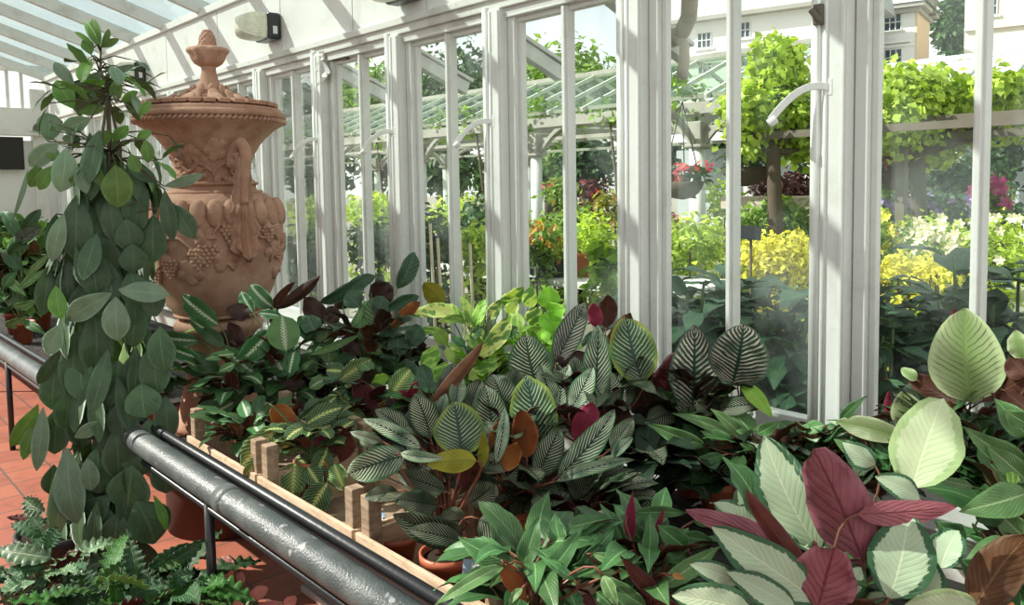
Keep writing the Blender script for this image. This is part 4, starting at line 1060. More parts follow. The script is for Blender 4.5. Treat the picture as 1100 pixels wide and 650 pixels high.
class Plant:
    def __init__(s, name, label, cat, crown, group=None, pot='terracotta', potr=.065, poth=.12, z=.545, ymax=2.27, stemmat=None):
        s.c = V(crown); s.ymax = ymax
        s.t = thing(name, label, cat, (s.c.x, s.c.y, z), group)
        s.d0 = nearest_depth(s.c); s.leaves = MB(); s.st = MB(); s.mats = []; s.sm = stemmat or STEM
        s.z = z
        if pot:
            b = MB(); pot_fn(b, (s.c.x, s.c.y, z), potr, s.c.z-z, 28); s.pot = b.build('pot', {'terracotta': PLASTPOT, 'black': BLACKPOT}[pot], s.t)
            b = MB(); b.lathe([(.004, 0), (potr*.9, 0), (potr*.9, .006), (.004, .012)], (s.c.x, s.c.y, s.c.z-.02), 20); b.build('soil', SOIL, s.t)
    def mi(s, code):
        a, b_, _ = SP[code]
        for m in (a, b_):
            if m not in s.mats: s.mats.append(m)
        return s.mats.index(a), s.mats.index(b_)
    def px(s, code, bx, by, tx, ty, w, side='t', dd=0.0, roll=None, bend=None, lean=None, wave=.07, fold=.18, twist=0., curl=0., petiole=True, d=None, tint=None):
        ym = (by+ty)/2
        dm = d if d else s.d0 - .0011*(ym - s.yc) + dd
        lpx = math.hypot(tx-bx, ty-by); Lw = lpx*dm/F
        up = (by-ty)/max(lpx, 1)
        if lean is None: lean = .35*up
        if side == 'b': lean = -lean
        p0 = clampy(at_depth(bx, by, dm - lean*Lw*.5), s.ymax); p1 = clampy(at_depth(tx, ty, dm + lean*Lw*.5), s.ymax)
        a = (p1-p0).normalized(); v = (EYE-(p0+p1)/2).normalized()
        n = (v - a*v.dot(a)).normalized()
        rt = .3 if roll is None else .1
        if roll is None: roll = random.uniform(-22, 22)
        n = Matrix.Rotation(R(roll), 3, a) @ n
        if side == 'b': n = -n
        if bend is None: bend = random.uniform(.05, .13) if side == 't' else random.uniform(.03, .10)
        ww = w*1.12*dm/F/max(math.cos(R(roll)), .4)
        leaf(s.leaves, p0, p1, ww, n, bend, fold, wave, SP[code][2], s.mi(code), tint if tint is not None else random.random(), twist=twist, curl=curl, rt=rt)
        if petiole: s.pet(p0, (p1-p0).normalized())
    def pet(s, p0, a, r=.0028):
        c = s.c + V((random.uniform(-.02, .02), random.uniform(-.02, .02), -.01))
        d = p0-c
        pts = []
        q1 = c + V((d.x*.15, d.y*.15, d.z*.55)); q2 = p0 - a*min(.06, d.length*.3)
        for i in range(8):
            f = i/7; pts.append(c*(1-f)**3 + q1*3*f*(1-f)**2 + q2*3*f*f*(1-f) + p0*f**3)
        s.st.tube(pts, [r*1.3-r*.5*i/7 for i in range(8)], 6)
    def fill(s, n, codes, r0=.05, r1=.17, z0=.02, z1=.22, L=.13, W=.07, back=.03, els=(5, 60)):
        away = V((_fw.x, _fw.y, 0)).normalized()
        for _ in range(int(n*2.4)):
            code = random.choice(codes); a = random.uniform(0, 2*math.pi); el = R(random.uniform(*els))
            dr = V((math.cos(a)*math.cos(el), math.sin(a)*math.cos(el), math.sin(el)))
            p0 = s.c + V((math.cos(a), math.sin(a), 0))*random.uniform(r0*.3, r1*.6) + V((0, 0, random.uniform(z0, z1))) + away*back
            dr.z -= .25
            l = L*random.uniform(.75, 1.3); p1 = p0 + dr.normalized()*l
            p0 = clampy(p0, s.ymax); p1 = clampy(p1, s.ymax)
            for q in (p0, p1):
                if q.z < s.z+.03: q.z = s.z+.03+random.uniform(0, .03)
            n_ = V((-math.cos(a)*.4, -math.sin(a)*.4, 1)) + V((random.gauss(0, .25), random.gauss(0, .25), 0))
            leaf(s.leaves, p0, p1, W*random.uniform(.95, 1.35), n_, random.uniform(.05, .16), .2, .06, SP[code][2], s.mi(code), random.random(), ns=8, nc=3)
            s.pet(p0, (p1-p0).normalized())
    def done(s):
        if s.leaves.v: s.leaves.build('foliage', s.mats, s.t)
        if s.st.v: s.st.build('stems', s.sm, s.t)
        return s.t
    def rows(s, rows):
        ys = [(r[2]+r[4])/2 for r in rows]; s.yc = sum(ys)/len(ys)
        for r in rows:
            kw = r[7] if len(r) > 7 else {}
            s.px(r[0], r[1], r[2], r[3], r[4], r[5], r[6] if len(r) > 6 else 't', **kw)
        return s
pot_fn = lambda b, c, r, h, n=24: b.lathe([(r*.70, .0), (r*.93, h*.82), (r*1.06, h*.83), (r*1.07, h), (r*.98, h), (r*.92, h*.86), (r*.72, h*.80)], V(c), n)
def crown(px, py, z=.70): return at_z(px, py, z)
# ------------------------------------------------------------------ plants on the bench
# white-midrib plant in front of the urn, left
p = Plant('potted_calathea', 'dark green potted plant with white-feathered midribs at the foot of the urn', 'potted plant', crown(248, 440, .70), potr=.06)
p.rows([
 ('M', 235, 349, 195, 317, 20), ('M', 228, 358, 204, 343, 12), ('M', 214, 366, 154, 358, 15, 't', dict(lean=-.1)), ('M', 217, 386, 167, 368, 13, 't', dict(lean=-.1)),
 ('M', 289, 355, 253, 391, 22), ('ML', 252, 380, 220, 386, 9, 't', dict(dd=-.03)), ('ML', 252, 391, 235, 399, 9, 't', dict(dd=-.05)),
 ('M', 246, 408, 200, 420, 10, 't', dict(dd=-.02)), ('M', 242, 421, 217, 422, 10), ('M', 254, 419, 228, 431, 13, 't', dict(dd=-.03)), ('M', 251, 432, 224, 446, 14, 't', dict(dd=-.02)),
 ('D', 274, 434, 254, 457, 16), ('D', 283, 445, 276, 461, 12), ('M', 220, 454, 220, 487, 12, 't', dict(dd=-.03, petiole=False)), ('M', 244, 461, 227, 476, 8),
 ('MD', 268, 338, 243, 332, 18, 'b'), ('M', 272, 400, 240, 372, 16), ('D', 240, 372, 212, 352, 14), ('D', 262, 420, 236, 440, 15), ('D', 232, 400, 196, 396, 12), ('D', 236, 430, 208, 446, 12),
 ('MD', 262, 366, 232, 360, 18, 'b'), ('MD', 258, 372, 246, 346, 16, 'b')])
p.fill(16, ['D', 'M', 'D'], z1=.2, W=.06); p.done()
p = Plant('potted_calathea', 'green potted plant with one broad pale white-ribbed leaf right of the urn foot', 'potted plant', crown(306, 432, .70), potr=.06)
p.rows([
 ('ML', 307, 377, 303, 338, 32, 't', dict(dd=-.06, roll=5)), ('M', 307, 404, 288, 374, 24), ('M', 310, 405, 319, 366, 16, 't', dict(dd=-.02)),
 ('M', 272, 336, 259, 313, 14, 't', dict(dd=.06)), ('M', 293, 330, 269, 305, 18, 't', dict(dd=.06)), ('M', 303, 340, 277, 336, 9),
 ('MD', 298, 332, 344, 296, 13, 'b', dict(dd=.08, bend=.02, fold=.5)), ('MD', 349, 347, 327, 319, 21, 'b', dict(roll=5)), ('D', 338, 366, 323, 339, 22), ('M', 290, 334, 316, 303, 9, 'b', dict(dd=.09)),
 ('MD', 296, 419, 327, 411, 12, 'b', dict(dd=-.04)), ('ML', 333, 417, 354, 406, 13, 't', dict(dd=-.05)), ('M', 287, 422, 273, 408, 16), ('D', 300, 430, 276, 420, 16), ('D', 320, 420, 340, 432, 16),
 ('D', 300, 396, 268, 402, 16), ('D', 322, 396, 340, 380, 18), ('M', 326, 404, 338, 390, 16), ('RB', 300, 348, 290, 340, 10, 'b')])
p.fill(16, ['D', 'M', 'D'], z1=.2, W=.06); p.done()
# blotched dark plant
p = Plant('potted_calathea', 'tall blotched-leaf potted plant with nearly black undersides left of the yellow plant', 'potted plant', crown(398, 430, .70), potr=.06)
p.rows([
 ('KD', 427, 310, 446, 271, 18, 't', dict(dd=.10)), ('KD', 418, 327, 403, 303, 25, 'b', dict(dd=.06, roll=0)), ('KD', 370, 318, 403, 296, 14, 't', dict(dd=.08)), ('KD', 392, 298, 344, 325, 14, 't', dict(dd=.07, bend=.22)),
 ('KD', 379, 313, 359, 331, 17, 'b', dict(dd=.05)), ('K', 409, 357, 400, 320, 21, 't', dict(roll=0)), ('K', 373, 358, 390, 330, 8, 't', dict(tint=1)), ('K', 394, 365, 384, 341, 19), ('K', 348, 374, 353, 350, 21),
 ('K', 333, 381, 385, 360, 8, 't', dict(dd=-.05)), ('KD', 387, 381, 368, 362, 18, 'b', dict(dd=-.02)), ('K', 413, 379, 390, 372, 14), ('KR', 420, 353, 451, 324, 13, 'b', dict(dd=-.02)), ('KD', 416, 331, 450, 318, 14),
 ('KD', 429, 383, 427, 358, 21), ('K', 353, 390, 355, 369, 21), ('KD', 340, 360, 330, 340, 20), ('KD', 404, 340, 412, 318, 18), ('KD', 364, 345, 352, 330, 17, 'b'), ('KD', 440, 372, 452, 350, 20), ('KD', 408, 398, 426, 384, 20), ('KD', 376, 398, 362, 384, 20), ('KD', 386, 330, 372, 316, 20), ('KD', 430, 345, 440, 330, 20),
 ('KD', 430, 402, 446, 390, 18), ('K', 340, 400, 326, 392, 17)])
p.fill(26, ['KD', 'KD', 'D'], z0=.05, z1=.30, W=.07); p.done()
p = Plant('potted_calathea', 'small potted plant with rounded pale-banded leaves behind the prayer plant', 'potted plant', crown(390, 452, .70), potr=.055)
p.rows([
 ('P', 364, 408, 399, 386, 19, 't', dict(roll=0)), ('P', 421, 424, 441, 397, 22, 't', dict(roll=0, tint=.9, dd=-.05)), ('L', 417, 404, 398, 410, 13), ('PD', 384, 430, 369, 413, 19), ('KM', 402, 446, 381, 409, 22, 'b', dict(dd=-.06, roll=0)), ('PD', 397, 413, 419, 428, 14),
 ('P', 392, 454, 371, 443, 18, 't', dict(roll=0, dd=-.06)), ('DE', 386, 451, 396, 459, 8, 't', dict(dd=-.08, petiole=False)), ('PD', 380, 440, 360, 420, 18), ('PC', 423, 436, 438, 421, 14, 'b', dict(dd=-.05)), ('PC', 434, 437, 448, 410, 11, 'b', dict(dd=-.04, tint=1)), ('PD', 372, 400, 350, 398, 16), ('K', 400, 402, 385, 388, 15)])
p.fill(14, ['PD', 'KD'], z1=.14, W=.06, L=.10); p.done()
# prayer plant
p = Plant('potted_prayer_plant', 'drooping prayer plant with yellow-veined leaves and one rust-orange leaf hanging over the crate', 'potted plant', crown(336, 492, .70), potr=.06)
p.rows([
 ('PR', 292, 437, 316, 462, 24, 'b', dict(roll=0, dd=-.02)), ('P', 298, 458, 259, 500, 30, 't', dict(roll=0, dd=-.05, tint=.8)), ('P', 300, 480, 262, 511, 22, 't', dict(dd=-.06, tint=.8)), ('P', 302, 484, 319, 466, 24, 't', dict(roll=5, tint=.9)),
 ('PD', 329, 456, 367, 438, 20), ('P', 322, 469, 356, 457, 13), ('PD', 322, 450, 361, 426, 18, 't', dict(dd=.05)), ('PC', 361, 487, 337, 468, 17, 'b', dict(roll=10, tint=.1)), ('PD', 366, 496, 377, 469, 18, 'b'),
 ('P', 317, 497, 314, 534, 25, 't', dict(dd=-.04, roll=0)), ('PR', 348, 493, 320, 535, 6, 'b', dict(dd=-.05, bend=.3)), ('PD', 352, 519, 332, 552, 28, 't', dict(dd=-.05, roll=0)), ('P', 369, 523, 359, 498, 18, 't', dict(tint=1, dd=-.06)), ('PD', 338, 512, 352, 480, 20, 't', dict(dd=-.03)), ('PD', 330, 500, 344, 522, 20, 't', dict(dd=-.04)), ('PD', 340, 505, 318, 490, 18), ('PD', 345, 478, 320, 474, 17), ('PD', 356, 470, 380, 452, 18)])
p.fill(16, ['PD', 'PD', 'D'], z1=.10, W=.06, L=.10); p.done()
# yellow and lime plants by the glass
p = Plant('potted_calathea', 'bright yellow variegated potted plant lit by the sun in front of the third window bay', 'potted plant', crown(518, 425, .70), potr=.06)
p.rows([
 ('Y', 495, 333, 437, 339, 14, 't', dict(lean=-.2, tint=.6)), ('YG', 504, 340, 470, 345, 9), ('YG', 475, 354, 436, 360, 8), ('YO', 476, 328, 455, 304, 20, 'b', dict(roll=0, dd=.05)),
 ('Y', 541, 328, 562, 308, 17, 't', dict(tint=.7)), ('Y', 526, 341, 541, 321, 12, 't', dict(tint=.3)), ('Y', 548, 341, 513, 385, 18, 't', dict(roll=0, dd=-.06)), ('YG', 511, 353, 494, 318, 11), ('YG', 511, 350, 522, 321, 12), ('YG', 500, 348, 484, 326, 10),
 ('YG', 454, 396, 470, 371, 18, 't', dict(tint=.8)), ('YG', 465, 411, 481, 389, 14), ('YG', 503, 407, 542, 384, 15), ('YG', 432, 418, 443, 398, 14), ('L', 480, 370, 466, 352, 14), ('YG', 520, 372, 500, 360, 14), ('YG', 492, 388, 480, 372, 14), ('S', 500, 372, 484, 360, 9), ('S', 505, 365, 520, 350, 9),
 ('YG', 470, 404, 450, 398, 12), ('YG', 488, 404, 500, 388, 14), ('YG', 526, 396, 540, 372, 14), ('L', 456, 416, 444, 408, 10), ('S', 535, 372, 548, 352, 11)])
p.fill(20, ['YG', 'L', 'S'], z1=.18, W=.05, L=.10); p.done()
p = Plant('potted_calathea', 'lime green potted plant with a yellow tipped leaf left of the pinstriped group', 'potted plant', crown(582, 415, .70), potr=.06)
p.rows([
 ('Y', 567, 330, 571, 307, 14), ('Y', 577, 330, 573, 352, 19, 't', dict(roll=0, tint=.7)), ('L', 589, 330, 591, 307, 20, 't', dict(tint=.8)), ('L', 587, 333, 608, 332, 16), ('L', 587, 336, 597, 357, 21), ('L', 588, 350, 605, 372, 23), ('L', 590, 344, 606, 346, 20), ('L', 582, 352, 570, 370, 20), ('YG', 562, 352, 548, 336, 12), ('YG', 560, 366, 578, 350, 14),
 ('L', 600, 372, 590, 388, 18), ('YG', 566, 380, 552, 368, 14), ('YG', 552, 392, 568, 378, 12), ('S', 556, 352, 544, 362, 11), ('Y', 545, 336, 556, 322, 12)])
p.fill(18, ['L', 'YG', 'L'], z1=.2, W=.055, L=.10); p.done()
# pinstriped plants
p = Plant('potted_calathea', 'front pinstriped potted plant with one olive-edged upright leaf in the nearest crate', 'potted plant', at_y(481, 592, 1.215), None, 'terracotta', .068, .13, .555, stemmat=STEMR)
p.d0 -= .0
p.rows([
 ('OG', 495, 490, 487, 432, 50, 't', dict(roll=0, bend=.06, dd=-.06, wave=.02, tint=.5)), ('O', 462, 470, 445, 423, 29, 't', dict(roll=8)), ('O', 450, 470, 440, 440, 19, 't', dict(dd=.02)), ('O', 439, 467, 403, 440, 21), ('OL', 452, 481, 390, 450, 16, 't', dict(dd=-.04)),
 ('OL', 434, 490, 372, 510, 32, 't', dict(roll=-5, dd=-.07, bend=.14)), ('OL', 430, 487, 477, 492, 11, 't', dict(dd=-.09)), ('OY', 511, 495, 459, 499, 23, 'b', dict(roll=0, dd=-.08, lean=.1)), ('OY', 517, 503, 519, 464, 11, 'b', dict(dd=-.07, tint=.9)),
 ('OL', 489, 436, 493, 400, 17, 't', dict(dd=.02)), ('OL', 471, 450, 479, 423, 14), ('OP', 469, 424, 487, 390, 16, 't', dict(dd=.06)), ('OB', 463, 432, 519, 367, 14, 'b', dict(roll=0, dd=-.02, bend=.03, wave=.02, tint=.9)),
 ('O', 426, 527, 391, 535, 15, 't', dict(dd=.05)), ('O', 478, 527, 425, 508, 23), ('O', 471, 543, 423, 535, 23, 't', dict(lean=-.2)), ('O', 497, 574, 423, 552, 30, 't', dict(dd=-.05, lean=-.2)), ('O', 497, 582, 438, 568, 20, 't', dict(dd=-.07, lean=-.2)), ('O', 515, 558, 561, 580, 36, 't', dict(dd=-.04, roll=0)),
 ('O', 460, 510, 440, 490, 24, 't', dict(dd=.03)), ('O', 410, 480, 386, 470, 18, 't', dict(dd=.06)), ('OL', 410, 474, 376, 464, 10, 't', dict(dd=.0)), ('O', 480, 520, 500, 500, 24, 't', dict(dd=.05)), ('O', 470, 470, 462, 448, 20, 't', dict(dd=.04)), ('O', 505, 540, 530, 520, 30, 't', dict(dd=.06)), ('O', 500, 560, 470, 560, 26, 't', dict(dd=.02))])
p.fill(7, ['O', 'OD', 'O'], z0=.10, z1=.24, W=.07, L=.12, back=.10, els=(20, 70))
b = MB(); q = p.c
b.box(q + V((-.012, -.068, -.055)), (.036, .003, .026), Euler((R(-8), 0, R(8))).to_matrix()); b.build('price_sticker', LABELW, p.pot)
b = MB(); b.box(q + V((-.012, -.0705, -.058)), (.028, .002, .009), Euler((R(-8), 0, R(8))).to_matrix()); b.build('printed_line', LABELB, p.pot)
p.done()
p = Plant('potted_calathea', 'dark pinstriped potted plant in the middle with curled rust-orange leaf undersides', 'potted plant', at_z(545, 545, .70), None, 'terracotta', .065, stemmat=STEMR)
p.rows([
 ('O', 504, 442, 517, 408, 23, 't', dict(dd=.04)), ('O', 546, 447, 529, 402, 36, 't', dict(dd=.03)), ('O', 530, 472, 521, 414, 31, 't', dict(roll=0)), ('OG', 580, 480, 565, 403, 46, 't', dict(roll=0, dd=-.0, bend=.08)), ('O', 577, 512, 601, 460, 28, 't', dict(dd=-.05)),
 ('OR', 528, 480, 546, 450, 18, 'b', dict(dd=-.16, tint=.3, roll=0)), ('OR', 566, 492, 559, 440, 27, 'b', dict(dd=-.13, roll=0, tint=.1)), ('OL', 533, 498, 542, 437, 13, 't', dict(dd=-.18, twist=.6, roll=0)), ('OR', 541, 506, 556, 476, 20, 'b', dict(dd=-.19, tint=.8, roll=0)), ('OD', 560, 520, 548, 492, 28, 'b', dict(dd=-.04)),
 ('OC', 618, 474, 637, 432, 25, 'b', dict(dd=-.01, roll=0, tint=.7)), ('OL', 600, 511, 660, 440, 25, 't', dict(dd=-.08, roll=5)), ('OL', 598, 517, 681, 494, 12, 't', dict(dd=-.11, bend=.14)), ('O', 657, 482, 680, 450, 19, 't', dict(dd=-.06)), ('OL', 658, 492, 680, 470, 11, 't', dict(dd=-.08)),
 ('OD', 590, 520, 600, 490, 30, 't', dict(dd=.03)), ('O', 620, 540, 640, 515, 40, 't', dict(dd=.0)), ('O', 585, 560, 610, 530, 36, 't', dict(dd=.0)), ('OD', 640, 520, 660, 500, 26, 't', dict(dd=.03)), ('O', 560, 560, 570, 520, 34, 't', dict(dd=.05)), ('O', 660, 560, 690, 545, 34, 't', dict(dd=.02)), ('O', 548, 420, 556, 396, 22, 't', dict(dd=.08))])
p.fill(18, ['O', 'OD', 'O'], z0=.03, z1=.22, W=.075, L=.13, back=.06); p.done()
p = Plant('potted_calathea', 'dark pinstriped potted plant with a crimson rolled leaf below the wide moulded post', 'potted plant', at_z(640, 500, .70), None, 'terracotta', .065, stemmat=STEMR)
p.rows([
 ('O', 577, 416, 565, 359, 43, 't', dict(roll=0, bend=.05, wave=.02)), ('OP', 597, 390, 629, 325, 26, 't', dict(roll=0, dd=.05)), ('OD', 636, 386, 598, 388, 21, 'b', dict(dd=.03, roll=0)), ('OL', 601, 437, 611, 392, 22), ('OL', 638, 432, 643, 349, 27, 't', dict(roll=12, dd=-.04, tint=.3)), ('OL', 613, 440, 637, 394, 22, 't', dict(dd=-.07, tint=.9)),
 ('OL', 594, 432, 581, 392, 22, 't', dict(dd=-.04, tint=.3)), ('OC', 643, 352, 637, 326, 15, 'b', dict(dd=.06, roll=0)), ('OB', 651, 352, 653, 317, 20, 'b', dict(dd=.10, tint=.2)), ('OB', 658, 402, 677, 336, 26, 'b', dict(dd=.05, tint=.3, roll=5)), ('OG', 690, 411, 673, 339, 46, 't', dict(roll=0, dd=-.0, bend=.06)),
 ('O', 650, 440, 655, 400, 26, 't', dict(dd=.0)), ('O', 622, 420, 616, 384, 24, 't', dict(dd=.04)), ('O', 668, 440, 672, 400, 28, 't', dict(dd=.03)), ('O', 590, 452, 576, 424, 30, 't', dict(dd=.02)), ('OD', 660, 470, 668, 430, 30, 'b', dict(dd=.0)), ('O', 640, 470, 650, 440, 28, 't', dict(dd=.02))])
p.fill(18, ['O', 'OD', 'O'], z0=.05, z1=.28, W=.075, L=.13, back=.04); p.done()
p = Plant('potted_calathea', 'pinstriped potted plant with two broad pink-striped upright leaves against the thin mullion', 'potted plant', at_z(742, 482, .70), None, 'terracotta', .065, stemmat=STEMR, ymax=2.24)
p.rows([
 ('OP', 743, 442, 746, 349, 45, 't', dict(roll=0, bend=.05, wave=.02, fold=.12, tint=1)), ('OP', 786, 413, 799, 347, 54, 't', dict(roll=0, bend=.05, wave=.02, fold=.10, tint=.8)), ('O', 706, 450, 728, 378, 40, 'b', dict(roll=5, dd=-.05, tint=.2)), ('OD', 702, 455, 688, 408, 34, 'b', dict(roll=0, dd=-.06, tint=.7)), ('O', 819, 433, 769, 440, 18, 't', dict(dd=-.03)), ('OB', 800, 440, 824, 428, 12, 'b', dict(dd=-.04)),
 ('OD', 720, 470, 740, 440, 34, 't', dict(dd=.0)), ('O', 760, 450, 770, 425, 26, 't', dict(dd=.02)), ('OD', 690, 490, 676, 450, 34, 't', dict(dd=.02)), ('O', 726, 500, 700, 480, 34, 't', dict(dd=.0)), ('OD', 745, 500, 772, 470, 36, 't', dict(dd=.04)), ('OD', 712, 430, 700, 400, 30, 'b', dict(dd=.02))])
p.fill(18, ['OD', 'D', 'OD'], z0=.03, z1=.22, W=.075, L=.13, back=.0); p.done()
# two bare pots beside it in the nearest crate
def bare_pot(px, py, ztop, r, label, card=None):
    c = at_y(px, py, ztop); ztop = c.z; t = thing('plant_pot', label, 'pot', (c.x, c.y, .555), None)
    b = MB(); pot_fn(b, (c.x, c.y, .555), r, ztop-.555, 32); po = b.build('pot_wall', PLASTPOT, t)
    b = MB(); b.lathe([(.004, 0), (r*.9, 0), (r*.9, .006), (.004, .012)], (c.x, c.y, ztop-.022), 20); b.build('soil', SOIL, t)
    return c, t
c, t = bare_pot(425, 572, 1.235, .064, 'tall terracotta plastic pot behind the crate corner posts')
b = MB(); b.box(c+V((-.045, -.02, .02)), (.028, .003, .055), Euler((R(-12), 0, R(20))).to_matrix()); o = b.build('care_card', LABELB, t); b = MB(); b.box(c+V((-.045, -.0225, .03)), (.022, .002, .018), Euler((R(-12), 0, R(20))).to_matrix()); b.build('printed_line', LABELW, o)
c, t = bare_pot(524, 622, 1.20, .060, 'front terracotta plastic pot holding a printed care card, right of the stickered pot')
M = Euler((R(-14), 0, R(34))).to_matrix()
b = MB(); b.box(c+V((-.01, -.03, .012)), (.062, .003, .075), M); o = b.build('care_card', LABELB, t)
b = MB(); b.box(c+V((-.01, -.03, .012))+M @ V((.012, -.003, 0)), (.040, .002, .062), M); b.build('card_panel', LABELW, o)
def text(body, c, M, size, mat, parent, name='lettering'):
    cu = bpy.data.curves.new(name, 'FONT'); cu.body = body; cu.size = size; cu.align_x = 'CENTER'; cu.align_y = 'CENTER'; cu.extrude = .0006
    ob = bpy.data.objects.new(name, cu); COL.objects.link(ob); cu.materials.append(mat)
    ob.parent = parent; w = world_loc(parent)
    mm = M.to_4x4() @ Matrix.Rotation(R(90), 4, 'X'); mm.translation = V(c)-w
    me = bpy.data.meshes.new_from_object(ob); bpy.data.objects.remove(ob)
    o2 = bpy.data.objects.new(name, me); COL.objects.link(o2); o2.parent = parent; o2.matrix_local = mm
    if not me.materials: me.materials.append(mat)
    return o2
text('SELE', c+V((-.01, -.03, .012))+M @ V((.012, -.004, .020)), M, .013, INK, o)
b = MB()
for i, (dz, wd) in enumerate(((.006, .010), (-.008, .030), (-.016, .026))): b.box(c+V((-.01, -.03, .012))+M @ V((.012, -.0045, dz)), (wd, .0015, .006 if i == 0 else .0035), M)
b.build('print', INK, o)
# feathered green plants at the bottom
p = Plant('potted_stromanthe', 'green potted plant with pointed leaves and a rust underside hanging over the front crate', 'potted plant', at_z(572, 668, .70), None, 'terracotta', .06, stemmat=STEMR)
p.rows([
 ('S', 551, 607, 492, 577, 25, 't', dict(roll=0, dd=-.04, tint=.7)), ('SL', 543, 607, 465, 652, 14, 't', dict(dd=-.08, bend=.12)), ('SR', 542, 608, 568, 648, 20, 'b', dict(dd=-.06, roll=0, tint=.2)), ('S', 561, 611, 579, 554, 21, 't', dict(roll=0)), ('S', 572, 634, 627, 564, 21, 't', dict(roll=0, dd=-.03)), ('S', 604, 589, 596, 550, 18), ('S', 608, 568, 656, 557, 19), ('S', 622, 614, 660, 569, 25, 't', dict(roll=0)),
 ('S', 617, 623, 578, 596, 10, 't', dict(dd=-.06)), ('SL', 661, 614, 626, 620, 9, 't', dict(dd=-.08)), ('SL', 648, 618, 664, 652, 14, 't', dict(dd=-.09)), ('SL', 561, 632, 546, 652, 8, 't', dict(dd=-.07)), ('S', 600, 630, 596, 604, 18), ('S', 590, 655, 602, 634, 22), ('S', 620, 655, 610, 632, 20), ('S', 636, 596, 616, 584, 14), ('SM', 640, 650, 620, 640, 10, 'b')])
p.fill(16, ['S', 'D', 'S'], z1=.14, W=.05, L=.13, back=.06); p.done()
p = Plant('potted_stromanthe', 'green potted plant with upright crimson-backed leaves left of the silver plant', 'potted plant', at_z(700, 655, .70), None, 'terracotta', .06, stemmat=STEMR)
p.rows([
 ('SC', 677, 590, 680, 528, 12, 'b', dict(roll=0, bend=.02, tint=.4, fold=.4)), ('S', 694, 610, 697, 548, 16), ('SC', 704, 577, 714, 545, 6, 'b', dict(bend=.02)), ('S', 682, 551, 739, 551, 13, 't', dict(lean=.0)), ('S', 738, 590, 706, 564, 23, 't', dict(roll=0)), ('S', 731, 576, 769, 583, 15), ('SL', 711, 631, 774, 587, 19, 't', dict(roll=0, dd=-.04)), ('SM', 718, 650, 666, 597, 17, 'b', dict(dd=-.07, tint=.9, roll=5)),
 ('SL', 636, 595, 691, 604, 11, 't', dict(dd=-.06)), ('S', 694, 652, 649, 616, 19, 't', dict(dd=-.05)), ('S', 660, 590, 652, 562, 18, 't', dict(dd=.03)), ('S', 690, 580, 668, 560, 20, 't', dict(dd=.04)), ('S', 720, 610, 736, 592, 20), ('S', 676, 636, 664, 618, 20, 't', dict(dd=.0)), ('S', 745, 560, 768, 552, 13), ('SL', 690, 625, 700, 610, 14), ('S', 660, 655, 640, 636, 22, 't', dict(dd=-.06)), ('DE', 722, 618, 736, 622, 6, 't', dict(dd=-.07))])
p.fill(16, ['S', 'D', 'S'], z1=.14, W=.05, L=.12, back=.06); p.done()
# silver and rose plant, near right
p = Plant('potted_calathea', 'big silver-leaved potted plant with rose-red undersides, nearest to the lens', 'potted plant', at_z(880, 700, .70), None, 'terracotta', .075, stemmat=STEMR)
p.rows([
 ('R', 880, 592, 821, 468, 57, 't', dict(roll=-10, dd=.06, bend=.08)), ('R', 928, 606, 873, 482, 62, 'b', dict(roll=8, dd=-.05, bend=.05, fold=.22)), ('R', 877, 645, 765, 566, 46, 't', dict(roll=0, dd=-.08, bend=.10)), ('R', 862, 596, 737, 548, 26, 'b', dict(dd=-.03, bend=.05)), ('RM', 873, 620, 801, 526, 20, 'b', dict(dd=-.10, roll=0, tint=.9)), ('R', 878, 655, 896, 588, 60, 'b', dict(dd=-.12, roll=0, tint=.5)),
 ('R', 808, 658, 722, 640, 36, 't', dict(dd=-.10, roll=0)), ('R', 793, 627, 741, 606, 22, 't', dict(dd=-.05, roll=0)), ('R', 855, 655, 780, 614, 28, 't', dict(dd=-.09)), ('R', 922, 552, 1028, 544, 25, 'b', dict(dd=-.03, roll=0, lean=0, tint=.6)), ('R', 955, 642, 976, 552, 60, 't', dict(roll=0, dd=.02)), ('RL', 979, 524, 1014, 428, 64, 't', dict(roll=0, dd=.10, bend=.06)),
 ('R', 988, 536, 940, 512, 24, 't', dict(dd=.05)), ('RL', 1052, 655, 972, 650, 40, 't', dict(dd=-.10, roll=0)), ('R', 905, 640, 925, 610, 30, 't', dict(dd=.02)), ('R', 850, 600, 830, 575, 34, 't', dict(dd=.04)), ('R', 1010, 610, 1030, 570, 34, 't', dict(dd=.08)), ('R', 990, 650, 1000, 600, 38, 't', dict(dd=.06)), ('R', 940, 500, 905, 475, 24, 't', dict(dd=.10))])
p.fill(16, ['R', 'S', 'S'], z1=.18, W=.08, L=.14, back=.10); p.done()
p = Plant('potted_aralia', 'light green ribbed-leaf potted plant at the right edge with one brown saw-edged underside', 'potted plant', at_z(1120, 640, .70), None, 'terracotta', .07)
p.rows([
 ('SL', 1104, 530, 1030, 550, 34, 't', dict(roll=0, dd=-.05)), ('SL', 1104, 518, 1058, 478, 24, 't', dict(roll=0)), ('SL', 1104, 580, 1066, 543, 26), ('SL', 1046, 523, 996, 513, 10, 't', dict(lean=0)), ('RB', 1046, 655, 1104, 574, 46, 'b', dict(roll=0, dd=-.10, wave=.08, tint=1)), ('SL', 1081, 579, 1036, 601, 17), ('S', 1036, 582, 1004, 560, 24), ('SL', 1104, 500, 1034, 458, 24, 't', dict(dd=.0)), ('SL', 1104, 470, 1068, 428, 26, 't', dict(roll=0, dd=.04)), ('S', 1060, 620, 1030, 600, 24), ('S', 1090, 620, 1060, 590, 26),
 ('YG', 1092, 520, 1080, 508, 12), ('D', 1050, 560, 1076, 540, 26), ('D', 1000, 600, 1030, 590, 24), ('SL', 1104, 455, 1080, 440, 20)])
p.fill(16, ['S', 'D', 'S'], z1=.25, W=.07, L=.14, back=.12); p.done()
